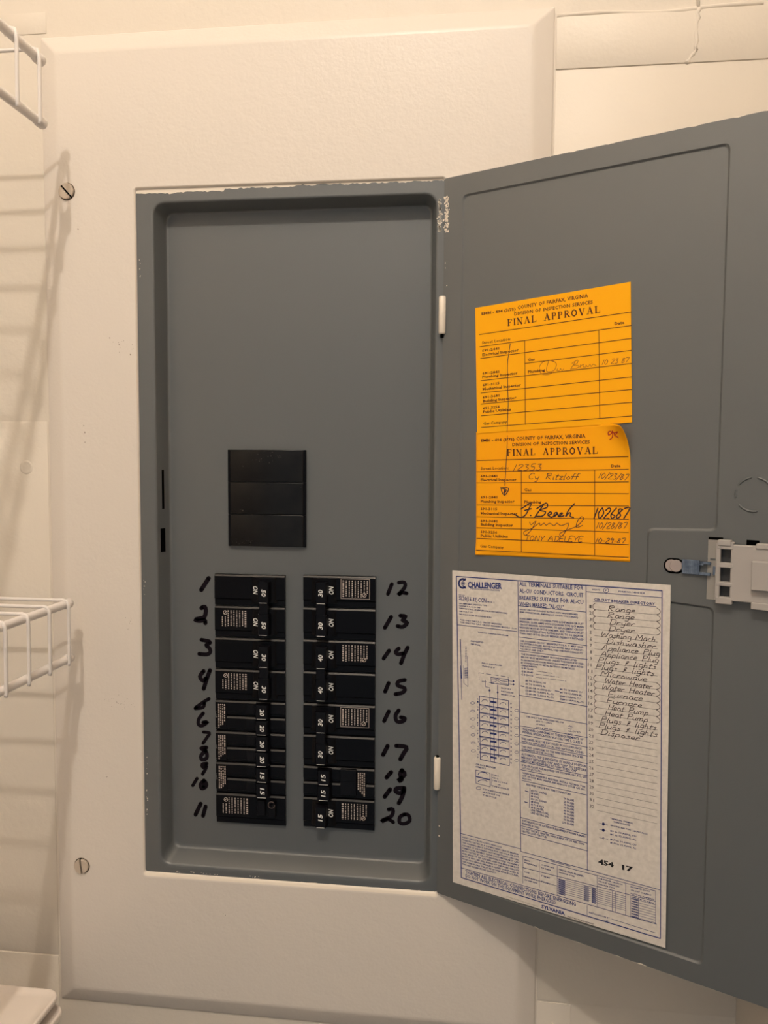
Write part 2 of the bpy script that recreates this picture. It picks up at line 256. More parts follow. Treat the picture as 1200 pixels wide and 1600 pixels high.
TX = {
'label': [
    ['MMMMM', 3.874, -19.421, 4.067, -19.42, 0.04, 0, 1, 'b'],
    ['MMMMM', 3.876, -19.477, 4.069, -19.475, 0.04, 0, 1, 'b'],
    ['MMMMM', 3.877, -19.532, 4.07, -19.531, 0.04, 0, 1, 'b'],
    ['MMMMM', 3.878, -19.588, 4.071, -19.586, 0.04, 0, 1, 'b'],
    ['MMMMM', 3.879, -19.644, 4.072, -19.642, 0.04, 0, 1, 'b'],
    ['MMMMM', 3.881, -19.7, 4.074, -19.698, 0.04, 0, 1, 'b'],
    ['MMMMM', 3.882, -19.756, 4.075, -19.753, 0.04, 0, 1, 'b'],
    ['MMMMM', 3.883, -19.812, 4.076, -19.809, 0.04, 0, 1, 'b'],
    ['WWWW', 4.581, -19.384, 4.73, -19.385, 0.039, 0, 1, 'b'],
    ['WWWW', 4.582, -19.439, 4.731, -19.44, 0.039, 0, 1, 'b'],
    ['WWWW', 4.583, -19.494, 4.732, -19.495, 0.039, 0, 1, 'b'],
    ['WWWW', 4.585, -19.549, 4.734, -19.549, 0.039, 0, 1, 'b'],
    ['WWWW', 4.586, -19.604, 4.735, -19.604, 0.039, 0, 1, 'b'],
    ['WWWW', 4.587, -19.659, 4.736, -19.659, 0.039, 0, 1, 'b'],
    ['WWWW', 4.589, -19.714, 4.738, -19.713, 0.039, 0, 1, 'b'],
    ['WWWW', 4.59, -19.769, 4.739, -19.768, 0.039, 0, 1, 'b'],
    ['MMM', 4.811, -19.372, 4.921, -19.375, 0.039, 0, 1, 'b'],
    ['MMM', 4.812, -19.427, 4.923, -19.43, 0.039, 0, 1, 'b'],
    ['MMM', 4.813, -19.481, 4.924, -19.484, 0.039, 0, 1, 'b'],
    ['MMM', 4.815, -19.536, 4.925, -19.539, 0.039, 0, 1, 'b'],
    ['MMM', 4.816, -19.591, 4.927, -19.593, 0.039, 0, 1, 'b'],
    ['MMM', 4.817, -19.645, 4.928, -19.647, 0.039, 0, 1, 'b'],
    ['MMM', 4.819, -19.7, 4.929, -19.702, 0.039, 0, 1, 'b'],
    ['MMM', 4.82, -19.754, 4.931, -19.756, 0.039, 0, 1, 'b'],
    ['MMM', 5.888, -19.327, 6.037, -19.323, 0.041, 0, 1, 'b'],
    ['MMM', 5.89, -19.394, 6.039, -19.389, 0.041, 0, 1, 'b'],
    ['MMM', 5.892, -19.461, 6.041, -19.456, 0.041, 0, 1, 'b'],
    ['MMM', 5.893, -19.528, 6.043, -19.522, 0.041, 0, 1, 'b'],
    ['MMM', 5.895, -19.594, 6.044, -19.589, 0.041, 0, 1, 'b'],
    ['MMM', 5.897, -19.661, 6.046, -19.655, 0.041, 0, 1, 'b'],
    ['MMM', 5.899, -19.728, 6.048, -19.722, 0.041, 0, 1, 'b'],
    ['MMM', 5.901, -19.795, 6.05, -19.789, 0.041, 0, 1, 'b'],
    ['MAIN', 2.861, -19.161, 3.027, -19.155, 0.036, 0, 0, 'b'],
    ['BREAKERS', 2.863, -19.233, 3.24, -19.231, 0.036, 0, 0, 'b'],
    ['NONE', 2.868, -19.506, 3.019, -19.497, 0.036, 0, 0, 'b'],
    ['TYPE QCHF', 2.871, -19.647, 3.261, -19.634, 0.033, 0, 0, 'b'],
    ['200 AMP MAX', 2.873, -19.732, 3.263, -19.718, 0.036, 0, 0, 'b'],
    ['SYSTEM MFR.', 3.374, -19.152, 3.763, -19.135, 0.033, 0, 0, 'b'],
    ['NUMBER', 3.376, -19.232, 3.66, -19.231, 0.033, 0, 0, 'b'],
    ['TYPE MP', 3.366, -19.468, 3.634, -19.461, 0.039, 0, 0, 'b'],
    ['TYPE MW', 3.369, -19.631, 3.638, -19.623, 0.039, 0, 0, 'b'],
    ['MAIN BREAKER SERIES', 3.639, -18.963, 4.212, -18.947, 0.031, 0, 0, 'b'],
    ['FEEDER MAIN BREAKER', 3.884, -19.136, 4.58, -19.118, 0.039, 0, 0, 'b'],
    ['BREAKER TYPE', 3.885, -19.212, 4.325, -19.201, 0.033, 0, 0, 'b'],
    ['SUB-FEEDER BRANCH', 4.98, -19.048, 5.624, -19.027, 0.035, 0, 0, 'b'],
    ['CIRCUIT BREAKERS', 4.982, -19.127, 5.547, -19.11, 0.035, 0, 0, 'b'],
    ['BREAKER TYPE', 4.984, -19.204, 5.425, -19.192, 0.035, 0, 0, 'b'],
    ['MAXIMUM SHORT', 5.842, -19.018, 6.341, -18.993, 0.035, 0, 0, 'b'],
    ['CIRCUIT CURRENT', 5.844, -19.105, 6.379, -19.082, 0.035, 0, 0, 'b'],
    ['RATING AMPERES', 5.847, -19.192, 6.455, -19.172, 0.035, 0, 0, 'b'],
    ['RMS SYM 240 V MAX', 5.891, -19.279, 6.45, -19.274, 0.035, 0, 0, 'b'],
    ['INSTALLATION BY', 4.747, -20.069, 5.318, -20.048, 0.039, 0, 0, 'b'],
    ['DATE', 5.16, -20.151, 5.314, -20.138, 0.033, 0, 0, 'b'],
    ['CHALLENGER', 0.964, -11.614, 2.035, -11.548, 0.156, 0, 2, 'b'],
    ['PRODUCTS CORPORATION', 1.052, -11.66, 1.964, -11.625, 0.037, 0, 1, 'b'],
    ['CAT. NO.', 0.662, -11.873, 0.876, -11.872, 0.031, 0, 0, 'b'],
    ['SL20(16-32)CCN', 0.675, -12.005, 1.554, -11.991, 0.113, 0, 1, 'b'],
    ['MOD. 2', 1.591, -11.984, 1.811, -11.98, 0.037, 0, 0, 'b'],
    ['200 AMPS MAX. INDOOR TYPE 1', 0.685, -12.128, 1.618, -12.095, 0.038, 0, 0, 'b'],
    ['120/240 V A.C. 10 3W', 0.686, -12.193, 1.371, -12.179, 0.038, 0, 0, 'b'],
    ['208Y/120 V A.C. 30 4W (FROM 30 4W NETWORK)', 0.687, -12.265, 2.213, -12.242, 0.038, 0, 0, 'b'],
    ['240 V A.C. 10', 0.688, -12.351, 1.126, -12.339, 0.034, 0, 0, 'b'],
    ['240 V A.C. 30 3W GROUNDED B PH', 0.689, -12.436, 1.716, -12.419, 0.038, 0, 0, 'b'],
    ['*USE ONLY THIS F.A.C. CIRCUIT BREAKERS', 0.722, -12.605, 2.039, -12.575, 0.038, 0, 0, 'b'],
    ['*USE ONLY THIS F.A.C. CIRCUIT BREAKERS MODELS 1 P-10', 0.723, -12.673, 2.494, -12.641, 0.038, 0, 0, 'b'],
    ['ALL TERMINALS SUITABLE FOR', 2.559, -11.416, 4.384, -11.356, 0.108, 0, 1, 'b'],
    ['AL-CU CONDUCTORS. CIRCUIT', 2.563, -11.605, 4.389, -11.549, 0.108, 0, 1, 'b'],
    ['BREAKERS SUITABLE FOR AL-CU', 2.566, -11.795, 4.393, -11.73, 0.108, 0, 1, 'b'],
    ['WHEN MARKED "AL-CU."', 2.57, -11.972, 3.862, -11.924, 0.105, 0, 1, 'b'],
    ['SHORT CIRCUIT CURRENT RATING WITH MAIN BREAKER', 2.579, -12.089, 4.256, -12.043, 0.039, 0, 0, 'b'],
    ['(RMS SYMMETRICAL AMPERES AT 120/240 VOLTS MAX.)', 2.58, -12.161, 4.258, -12.122, 0.039, 0, 0, 'b'],
    ['10,000 AMPS WITH SYLVANIA TYPE QCHF MAIN CIRCUIT', 2.584, -12.351, 4.413, -12.286, 0.049, 0, 0, 'b'],
    ['BREAKER, 22,000 AMPS WITH SYLVANIA TYPE QCP MAIN', 2.586, -12.433, 4.415, -12.368, 0.049, 0, 0, 'b'],
    ['CIRCUIT BREAKER. ADDITIONAL OR REPLACEMENT CIRCUIT', 2.587, -12.515, 4.417, -12.45, 0.049, 0, 0, 'b'],
    ['BREAKERS MUST BE OF THE SAME MFR. AND TYPE AND MUST', 2.589, -12.597, 4.419, -12.533, 0.049, 0, 0, 'b'],
    ['HAVE AN INTERRUPTING RATING EQUAL TO OR GREATER', 2.59, -12.679, 4.421, -12.615, 0.049, 0, 0, 'b'],
    ['THAN THAT OF THE CIRCUIT BREAKER PRESENTLY INSTALLED', 2.592, -12.761, 4.423, -12.697, 0.049, 0, 0, 'b'],
    ['USE SYLVANIA CIRCUIT BREAKERS TYPE A, C. MAY HAVE', 2.614, -12.972, 4.421, -12.907, 0.046, 0, 0, 'b'],
    ['ITS SYSTEM SUPPLIED ABOVE THIS RATED MAX CURRENTS', 2.615, -13.044, 4.423, -12.989, 0.046, 0, 0, 'b'],
    ['THE SUPPLY SWITCHED NEUTRAL, USED FOR SWITCHING DUTY', 2.616, -13.117, 4.425, -13.07, 0.046, 0, 0, 'b'],
    ['*15 OR 20 AMP ONLY.', 2.618, -13.193, 3.32, -13.166, 0.046, 0, 0, 'b'],
    ['THE SYLVANIA EQUIPMENT GROUNDING BAR LISTED', 2.649, -13.337, 4.253, -13.285, 0.046, 0, 0, 'b'],
    ['BELOW MUST BE INSTALLED UNLESS THIS DEVICE IS USED', 2.65, -13.417, 4.442, -13.352, 0.046, 0, 0, 'b'],
    ['IN AN INSTALLATION IN WHICH EQUIPMENT IS GROUNDED', 2.652, -13.498, 4.444, -13.437, 0.046, 0, 0, 'b'],
    ['BY CONNECTION TO METAL RACEWAY OR METALLIC', 2.653, -13.579, 4.193, -13.523, 0.046, 0, 0, 'b'],
    ['CABLE SHEATH.', 2.655, -13.653, 3.141, -13.632, 0.043, 0, 0, 'b'],
    ['G B 12-00', 2.663, -13.731, 3.016, -13.716, 0.049, 0, 0, 'b'],
    ['oooo oooo ooo', 3.092, -13.731, 3.569, -13.722, 0.026, 0, 1, 'b'],
    ['G B 20-40', 2.665, -13.82, 3.017, -13.805, 0.049, 0, 0, 'b'],
    ['oooo oooo oooo oo', 3.094, -13.819, 3.771, -13.797, 0.026, 0, 1, 'b'],
    ['G B 20-112', 2.667, -13.909, 3.019, -13.893, 0.05, 0, 0, 'b'],
    ['oooo oooo oooo oooo o', 3.095, -13.907, 3.972, -13.871, 0.026, 0, 1, 'b'],
    ['#6 TO 14 AWG CU', 2.793, -14.06, 3.389, -14.045, 0.046, 0, 0, 'b'],
    ['#6 TO 12 AWG AL', 2.794, -14.149, 3.391, -14.136, 0.046, 0, 0, 'b'],
    ['(2) #6 OR 14 AWG CU', 2.796, -14.248, 3.546, -14.227, 0.046, 0, 0, 'b'],
    ['(2) #6 OR 12 AWG AL-CU', 2.798, -14.334, 3.632, -14.31, 0.046, 0, 0, 'b'],
    ['(2) #4 OR 12 AWG AL-CU', 2.8, -14.423, 3.634, -14.4, 0.046, 0, 0, 'b'],
    ['#6 TO 14 AWG CU', 3.795, -14.13, 4.418, -14.118, 0.045, 0, 0, 'b'],
    ['#6 TO 12 AWG AL', 3.797, -14.217, 4.42, -14.206, 0.045, 0, 0, 'b'],
    ['(2)#6 14 AWG CU', 3.799, -14.32, 4.368, -14.305, 0.045, 0, 0, 'b'],
    ['(2)#6 12 AWG AL-CU', 3.801, -14.397, 4.473, -14.388, 0.045, 0, 0, 'b'],
    ['USE ONLY THE WIRE SIZES BELOW', 2.834, -15.063, 3.932, -15.032, 0.04, 0, 0, 'b'],
    ['#14 TO 2 AWG', 3.138, -15.128, 3.582, -15.115, 0.036, 0, 0, 'b'],
    ['#1 AWG', 3.14, -15.217, 3.38, -15.213, 0.036, 0, 0, 'b'],
    ['#1/0 & LARGER', 3.141, -15.309, 3.626, -15.286, 0.036, 0, 0, 'b'],
    ['AL', 4.049, -15.094, 4.181, -15.087, 0.039, 0, 0, 'b'],
    ['CU', 4.051, -15.164, 4.15, -15.171, 0.039, 0, 0, 'b'],
    ['AL-CU (7)', 4.052, -15.235, 4.395, -15.199, 0.039, 0, 0, 'b'],
    ['(C)', 4.054, -15.305, 4.186, -15.318, 0.039, 0, 0, 'b'],
    ['THIS PANEL CONFORMS TO THE REQUIREMENTS OF', 2.732, -15.449, 4.481, -15.393, 0.06, 0, 0, 'b'],
    ['FEDERAL SPECIFICATION W-P-115a TYPE 1, CLASS 2.', 2.734, -15.532, 4.467, -15.492, 0.06, 0, 0, 'b'],
    ['THIS PANEL MUST BE INSTALLED IN ACCORDANCE', 2.705, -15.721, 4.438, -15.651, 0.053, 0, 0, 'b'],
    ['WITH ALL APPLICABLE LOCAL AND NATIONAL CODES.', 2.707, -15.801, 4.505, -15.746, 0.053, 0, 0, 'b'],
    ['THIS UNIT CONFORMS TO THE WIRE BENDING SPACE RE-', 2.71, -15.948, 4.492, -15.877, 0.053, 0, 0, 'b'],
    ['QUIREMENTS OF THE 1981 NEC.', 2.711, -16.021, 3.685, -15.993, 0.053, 0, 0, 'b'],
    ['AUTOMATIC TRIP IS INDICATED BY HANDLE POSITION', 2.714, -16.168, 4.579, -16.108, 0.063, 0, 0, 'b'],
    ['MIDWAY BETWEEN "ON" AND "OFF". TO RESTORE', 2.716, -16.258, 4.581, -16.21, 0.063, 0, 0, 'b'],
    ['SERVICE MOVE HANDLE TO "OFF" THEN "ON"', 2.718, -16.345, 4.323, -16.294, 0.063, 0, 0, 'b'],
    ['IF FILLER PLATES ARE REQUIRED USE SYLVANIA CAT. NO. QFP', 2.734, -16.475, 4.602, -16.397, 0.05, 0, 0, 'b'],
    ['CAT. NO QF-12 (LTD.)', 2.736, -16.549, 3.322, -16.52, 0.05, 0, 0, 'b'],
    ['WHEN MAIN BREAKER IS REQUIRED, INSTALL SYLVANIA TYPE', 2.753, -16.686, 4.565, -16.668, 0.049, 0, 0, 'b'],
    ['QCP OR QCHF MAIN BREAKER AND MAIN LUG KIT USE CAT. NO.', 2.754, -16.761, 4.567, -16.743, 0.049, 0, 0, 'b'],
    ['MLK-200.', 2.755, -16.838, 3.032, -16.832, 0.046, 0, 0, 'b'],
    ['REQUIRED TORQUE FOR WIRE CONNECTORS', 2.876, -16.988, 4.166, -16.967, 0.051, 0, 0, 'b'],
    ['#14 TO 10 AWG', 3.019, -17.127, 3.472, -17.12, 0.053, 0, 0, 'b'],
    ['#8 AWG', 3.02, -17.206, 3.248, -17.202, 0.053, 0, 0, 'b'],
    ['#6 AWG', 3.022, -17.285, 3.25, -17.281, 0.053, 0, 0, 'b'],
    ['#14 TO 12 AWG', 3.023, -17.365, 3.477, -17.355, 0.053, 0, 0, 'b'],
    ['#8 AWG', 3.025, -17.444, 3.253, -17.438, 0.053, 0, 0, 'b'],
    ['#6 TO 4 AWG', 3.027, -17.523, 3.405, -17.513, 0.053, 0, 0, 'b'],
    ['#3 & LARGER', 3.028, -17.602, 3.407, -17.592, 0.053, 0, 0, 'b'],
    ['LINE TERM (CU/AL)', 3.03, -17.681, 3.558, -17.666, 0.053, 0, 0, 'b'],
    ['LINE NEUTRAL (AL)', 3.031, -17.761, 3.56, -17.744, 0.053, 0, 0, 'b'],
    ['20 IN-LBS', 3.97, -17.122, 4.268, -17.119, 0.053, 0, 1, 'b'],
    ['25 IN-LBS', 3.972, -17.205, 4.27, -17.202, 0.053, 0, 1, 'b'],
    ['35 IN-LBS', 3.974, -17.289, 4.272, -17.285, 0.053, 0, 1, 'b'],
    ['35 IN-LBS', 3.975, -17.372, 4.274, -17.368, 0.053, 0, 1, 'b'],
    ['40 IN-LBS', 3.977, -17.456, 4.276, -17.451, 0.053, 0, 1, 'b'],
    ['40 IN-LBS', 3.979, -17.539, 4.278, -17.534, 0.053, 0, 1, 'b'],
    ['50 IN-LBS', 3.981, -17.623, 4.28, -17.617, 0.053, 0, 1, 'b'],
    ['50 IN-LBS', 3.983, -17.707, 4.282, -17.7, 0.053, 0, 1, 'b'],
    ['275 IN-LBS', 3.949, -17.8, 4.283, -17.783, 0.053, 0, 1, 'b'],
    ['SUITABLE FOR USE AS SERVICE EQUIPMENT WHEN A MAIN', 2.769, -18.053, 4.598, -18.024, 0.053, 0, 0, 'b'],
    ['BREAKER IS USED.', 2.771, -18.136, 3.305, -18.131, 0.051, 0, 0, 'b'],
    ['DO NOT INSTALL GREATER THAN A MAX. OF 170 AMP. CON-', 2.768, -18.281, 4.584, -18.24, 0.053, 0, 0, 'b'],
    ['NECTED LOAD PER STUB.', 2.769, -18.358, 3.516, -18.338, 0.052, 0, 0, 'b'],
    ['SHORT CIRCUIT RATING WITH MAIN LUGS', 0.883, -19.041, 2.164, -18.996, 0.041, 0, 0, 'b'],
    ['WHEN PROTECTED BY A QCP MAX MAIN CIRCUIT BREAKER', 0.884, -19.126, 2.686, -19.06, 0.044, 0, 0, 'b'],
    ['THIS PANELBOARD IS SUITABLE FOR USE ON A CIRCUIT', 0.885, -19.207, 2.687, -19.138, 0.044, 0, 0, 'b'],
    ['CAPABLE OF DELIVERING NOT MORE THAN 10,000 RMS', 0.886, -19.289, 2.689, -19.216, 0.044, 0, 0, 'b'],
    ['SYMMETRICAL AMPERES, 120/240 VOLTS MAXIMUM. IT CAN', 0.888, -19.371, 2.69, -19.294, 0.044, 0, 0, 'b'],
    ['BE PROTECTED BY CIRCUIT BREAKERS RATED 10,000 AMPS', 0.889, -19.453, 2.692, -19.373, 0.044, 0, 0, 'b'],
    ['AND SERIES OF 200 AMPERES, AND THE MAIN CIRCUIT', 0.89, -19.534, 2.693, -19.451, 0.044, 0, 0, 'b'],
    ['MUST, IF ANY, BE USED AHEAD OF THE FUSES. CIRCUIT', 0.891, -19.616, 2.695, -19.529, 0.044, 0, 0, 'b'],
    ['WHEN ANY CIRCUIT BREAKER IS ADDED OR REPLACED IN', 0.892, -19.698, 2.696, -19.608, 0.044, 0, 0, 'b'],
    ['THIS PANELBOARD IT MUST BE OF SAME MANUFACTURER,', 0.894, -19.78, 2.698, -19.686, 0.044, 0, 0, 'b'],
    ['TYPE AND INTERRUPTING CAPACITY.', 0.895, -19.862, 2.014, -19.802, 0.044, 0, 0, 'b'],
    ['TIGHTEN ALL ELECTRICAL CONNECTIONS BEFORE ENERGIZING', 1.008, -20.087, 4.38, -19.998, 0.101, 0, 1, 'b'],
    ['DO NOT WORK ON THIS EQUIPMENT WHILE ENERGIZED', 1.016, -20.203, 3.814, -20.134, 0.097, 0, 1, 'b'],
    ['SYLVANIA', 3.393, -20.368, 4.081, -20.356, 0.095, 0, 2, 'b'],
    ['SYLVANIA ELECTRICAL EQUIPMENT COMPANY', 2.335, -20.38, 3.301, -20.371, 0.024, 3, 0, 'b'],
    ['ELECTRICAL EQUIPMENT', 4.153, -20.375, 4.894, -20.351, 0.033, 2, 0, 'b'],
    ['TERMINAL SYMBOL', 5.257, -17.34, 5.866, -17.319, 0.038, 0, 0, 'b'],
    ['WIRE RANGES', 5.345, -17.407, 5.784, -17.393, 0.038, 0, 0, 'b'],
    ['GROUND BAR TYPE 1, #AWG AL/CU', 5.261, -17.523, 6.244, -17.504, 0.038, 0, 0, 'b'],
    ['#6 to 14 AWG, CU', 5.265, -17.671, 5.95, -17.648, 0.044, 0, 0, 'b'],
    ['#6 to 12 AWG, AL', 5.267, -17.764, 5.952, -17.736, 0.044, 0, 0, 'b'],
    ['#1/0 to 14 AWG, CU', 5.271, -17.903, 5.956, -17.876, 0.044, 0, 0, 'b'],
    ['#1/0 to 12 AWG, AL', 5.273, -17.991, 5.959, -17.962, 0.044, 0, 0, 'b'],
    ['454', 4.969, -18.635, 5.385, -18.616, 0.124, 1, 2, 'b'],
    ['17', 5.604, -18.604, 5.895, -18.587, 0.122, 1, 2, 'b'],
    ['CIRCUIT BREAKER DIRECTORY', 4.672, -11.609, 6.255, -11.562, 0.065, 0, 0, 'b'],
    ['232977', 4.619, -11.334, 4.836, -11.331, 0.036, 0, 0, 'b'],
    ['F', 4.979, -11.33, 5.011, -11.329, 0.049, 0, 0, 'b'],
    ['FORM NO. 340051189', 5.319, -11.319, 5.997, -11.302, 0.04, 0, 0, 'b'],
    ['1', 4.556, -11.813, 4.616, -11.813, 0.085, 2, 0, 'b'],
    ['2', 4.563, -11.985, 4.623, -11.985, 0.085, 2, 0, 'b'],
    ['3', 4.57, -12.158, 4.63, -12.158, 0.085, 2, 0, 'b'],
    ['4', 4.576, -12.33, 4.636, -12.33, 0.085, 2, 0, 'b'],
    ['5', 4.583, -12.503, 4.643, -12.503, 0.085, 2, 0, 'b'],
    ['6', 4.589, -12.676, 4.649, -12.676, 0.085, 2, 0, 'b'],
    ['7', 4.596, -12.848, 4.656, -12.848, 0.085, 2, 0, 'b'],
    ['8', 4.602, -13.021, 4.662, -13.021, 0.085, 2, 0, 'b'],
    ['9', 4.609, -13.194, 4.669, -13.194, 0.085, 2, 0, 'b'],
    ['10', 4.555, -13.366, 4.675, -13.366, 0.085, 2, 0, 'b'],
    ['11', 4.562, -13.539, 4.682, -13.539, 0.085, 2, 0, 'b'],
    ['12', 4.569, -13.711, 4.689, -13.711, 0.085, 2, 0, 'b'],
    ['13', 4.575, -13.884, 4.695, -13.884, 0.085, 2, 0, 'b'],
    ['14', 4.582, -14.057, 4.702, -14.057, 0.085, 2, 0, 'b'],
    ['15', 4.588, -14.229, 4.708, -14.229, 0.085, 2, 0, 'b'],
    ['16', 4.595, -14.402, 4.715, -14.402, 0.085, 2, 0, 'b'],
    ['17', 4.601, -14.575, 4.721, -14.575, 0.085, 2, 0, 'b'],
    ['18', 4.608, -14.747, 4.728, -14.747, 0.085, 2, 0, 'b'],
    ['19', 4.615, -14.92, 4.735, -14.92, 0.085, 2, 0, 'b'],
    ['20', 4.621, -15.092, 4.741, -15.092, 0.085, 2, 0, 'b'],
    ['21', 4.628, -15.265, 4.748, -15.265, 0.085, 2, 0, 'b'],
    ['22', 4.634, -15.438, 4.754, -15.438, 0.085, 2, 0, 'b'],
    ['23', 4.641, -15.61, 4.761, -15.61, 0.085, 2, 0, 'b'],
    ['24', 4.647, -15.783, 4.767, -15.783, 0.085, 2, 0, 'b'],
    ['25', 4.654, -15.956, 4.774, -15.956, 0.085, 2, 0, 'b'],
    ['26', 4.66, -16.128, 4.78, -16.128, 0.085, 2, 0, 'b'],
    ['27', 4.667, -16.301, 4.787, -16.301, 0.085, 2, 0, 'b'],
    ['28', 4.674, -16.473, 4.794, -16.473, 0.085, 2, 0, 'b'],
    ['29', 4.68, -16.646, 4.8, -16.646, 0.085, 2, 0, 'b'],
    ['30', 4.687, -16.819, 4.807, -16.819, 0.085, 2, 0, 'b'],
    ['31', 4.693, -16.991, 4.813, -16.991, 0.085, 2, 0, 'b'],
    ['32', 4.7, -17.164, 4.82, -17.164, 0.085, 2, 0, 'b'],
    ['Range', 5.051, -11.841, 5.768, -11.818, 0.145, 4, 0, 'h'],
    ['Range', 5.039, -12.014, 5.751, -11.992, 0.145, 4, 0, 'h'],
    ['Dryer', 5.089, -12.186, 5.768, -12.164, 0.145, 4, 0, 'h'],
    ['Dryer', 5.072, -12.359, 5.768, -12.337, 0.145, 4, 0, 'h'],
    ['Washing Mach.', 4.881, -12.538, 6.343, -12.492, 0.145, 4, 0, 'h'],
    ['Dishwasher', 5.022, -12.706, 6.304, -12.666, 0.145, 4, 0, 'h'],
    ['Appliance Plug', 4.915, -12.882, 6.406, -12.836, 0.145, 4, 0, 'h'],
    ['Appliance Plug', 4.891, -13.056, 6.383, -13.009, 0.145, 4, 0, 'h'],
    ['Plugs & lights', 4.813, -13.231, 6.32, -13.184, 0.145, 4, 0, 'h'],
    ['Plugs & lights', 4.758, -13.406, 6.28, -13.359, 0.145, 4, 0, 'h'],
    ['Microwave', 4.903, -13.574, 6.114, -13.537, 0.145, 4, 0, 'h'],
    ['Water Heater', 5.005, -13.744, 6.244, -13.706, 0.145, 4, 0, 'h'],
    ['Water Heater', 4.942, -13.919, 6.304, -13.877, 0.145, 4, 0, 'h'],
    ['Furnace', 5.106, -14.086, 6.018, -14.058, 0.145, 4, 0, 'h'],
    ['Furnace', 5.081, -14.26, 6.005, -14.232, 0.145, 4, 0, 'h'],
    ['Heat Pump', 5.106, -14.432, 6.169, -14.4, 0.145, 4, 0, 'h'],
    ['Heat Pump', 5.03, -14.607, 6.169, -14.573, 0.145, 4, 0, 'h'],
    ['Plugs & lights', 4.937, -14.783, 6.375, -14.739, 0.145, 4, 0, 'h'],
    ['Plugs & lights', 4.878, -14.958, 6.406, -14.911, 0.145, 4, 0, 'h'],
    ['Disposer', 4.929, -15.129, 5.97, -15.097, 0.145, 4, 0, 'h'],
    ['TYPICAL WIRING DIAGRAM', 1.297, -12.889, 2.249, -12.868, 0.034, 0, 0, 'b'],
    ['INSULATED', 1.082, -13.177, 1.488, -13.17, 0.041, 0, 0, 'b'],
    ['NEUTRAL', 1.084, -13.262, 1.396, -13.26, 0.041, 0, 0, 'b'],
    ['FIELD INSTALLED', 1.442, -13.764, 2.085, -13.745, 0.034, 0, 0, 'b'],
    ['WIRE 2 0', 1.443, -13.849, 1.85, -13.845, 0.034, 0, 0, 'b'],
    ['FACTORY', 2.06, -14.387, 2.367, -14.379, 0.037, 0, 0, 'b'],
    ['INSTALLED', 2.062, -14.478, 2.447, -14.466, 0.037, 0, 0, 'b'],
    ['MAIN LUGS', 2.063, -14.565, 2.495, -14.558, 0.037, 0, 0, 'b'],
    ['1', 1.31, -14.917, 1.355, -14.916, 0.048, 0, 0, 'b'],
    ['2', 1.309, -14.832, 1.354, -14.831, 0.034, 0, 0, 'b'],
    ['17', 2.349, -14.784, 2.399, -14.782, 0.04, 0, 0, 'b'],
    ['18', 2.351, -14.891, 2.401, -14.889, 0.04, 0, 0, 'b'],
    ['3', 1.314, -15.149, 1.359, -15.148, 0.048, 0, 0, 'b'],
    ['4', 1.312, -15.063, 1.358, -15.062, 0.034, 0, 0, 'b'],
    ['19', 2.353, -15.01, 2.404, -15.008, 0.04, 0, 0, 'b'],
    ['20', 2.355, -15.117, 2.406, -15.114, 0.04, 0, 0, 'b'],
    ['5', 1.317, -15.381, 1.363, -15.379, 0.048, 0, 0, 'b'],
    ['6', 1.316, -15.295, 1.361, -15.293, 0.034, 0, 0, 'b'],
    ['21', 2.358, -15.236, 2.408, -15.233, 0.04, 0, 0, 'b'],
    ['22', 2.36, -15.343, 2.41, -15.34, 0.04, 0, 0, 'b'],
    ['7', 1.321, -15.613, 1.366, -15.611, 0.048, 0, 0, 'b'],
    ['8', 1.32, -15.527, 1.365, -15.525, 0.034, 0, 0, 'b'],
    ['23', 2.362, -15.462, 2.412, -15.459, 0.04, 0, 0, 'b'],
    ['24', 2.364, -15.57, 2.414, -15.566, 0.04, 0, 0, 'b'],
    ['9', 1.325, -15.845, 1.37, -15.843, 0.048, 0, 0, 'b'],
    ['10', 1.323, -15.759, 1.369, -15.757, 0.034, 0, 0, 'b'],
    ['25', 2.366, -15.689, 2.416, -15.685, 0.04, 0, 0, 'b'],
    ['26', 2.368, -15.796, 2.418, -15.793, 0.04, 0, 0, 'b'],
    ['11', 1.328, -16.078, 1.374, -16.076, 0.048, 0, 0, 'b'],
    ['12', 1.327, -15.992, 1.372, -15.99, 0.034, 0, 0, 'b'],
    ['27', 2.37, -15.916, 2.42, -15.912, 0.04, 0, 0, 'b'],
    ['28', 2.372, -16.023, 2.422, -16.019, 0.04, 0, 0, 'b'],
    ['13', 1.332, -16.311, 1.378, -16.308, 0.048, 0, 0, 'b'],
    ['14', 1.331, -16.225, 1.376, -16.222, 0.035, 0, 0, 'b'],
    ['29', 2.374, -16.143, 2.425, -16.139, 0.04, 0, 0, 'b'],
    ['30', 2.376, -16.25, 2.427, -16.246, 0.04, 0, 0, 'b'],
    ['15', 1.336, -16.544, 1.381, -16.542, 0.048, 0, 0, 'b'],
    ['16', 1.334, -16.458, 1.38, -16.455, 0.035, 0, 0, 'b'],
    ['31', 2.379, -16.37, 2.429, -16.366, 0.04, 0, 0, 'b'],
    ['32', 2.381, -16.478, 2.431, -16.473, 0.04, 0, 0, 'b'],
    ['CIRCUIT BREAKER', 1.294, -16.76, 1.937, -16.731, 0.045, 0, 0, 'b'],
    ['SYMBOLS', 1.295, -16.833, 1.623, -16.822, 0.045, 0, 0, 'b'],
    ['TYPE A', 1.817, -16.953, 2.036, -16.944, 0.039, 0, 0, 'b'],
    ['OR C', 1.819, -17.035, 2.021, -17.026, 0.039, 0, 0, 'b'],
    ['TYPE C 1 POLE', 1.82, -17.117, 2.307, -17.094, 0.04, 0, 0, 'b'],
    ['OR', 2.001, -17.193, 2.099, -17.185, 0.039, 0, 0, 'b'],
    ['TYPE A SINGLES', 1.823, -17.281, 2.364, -17.254, 0.04, 0, 0, 'b'],
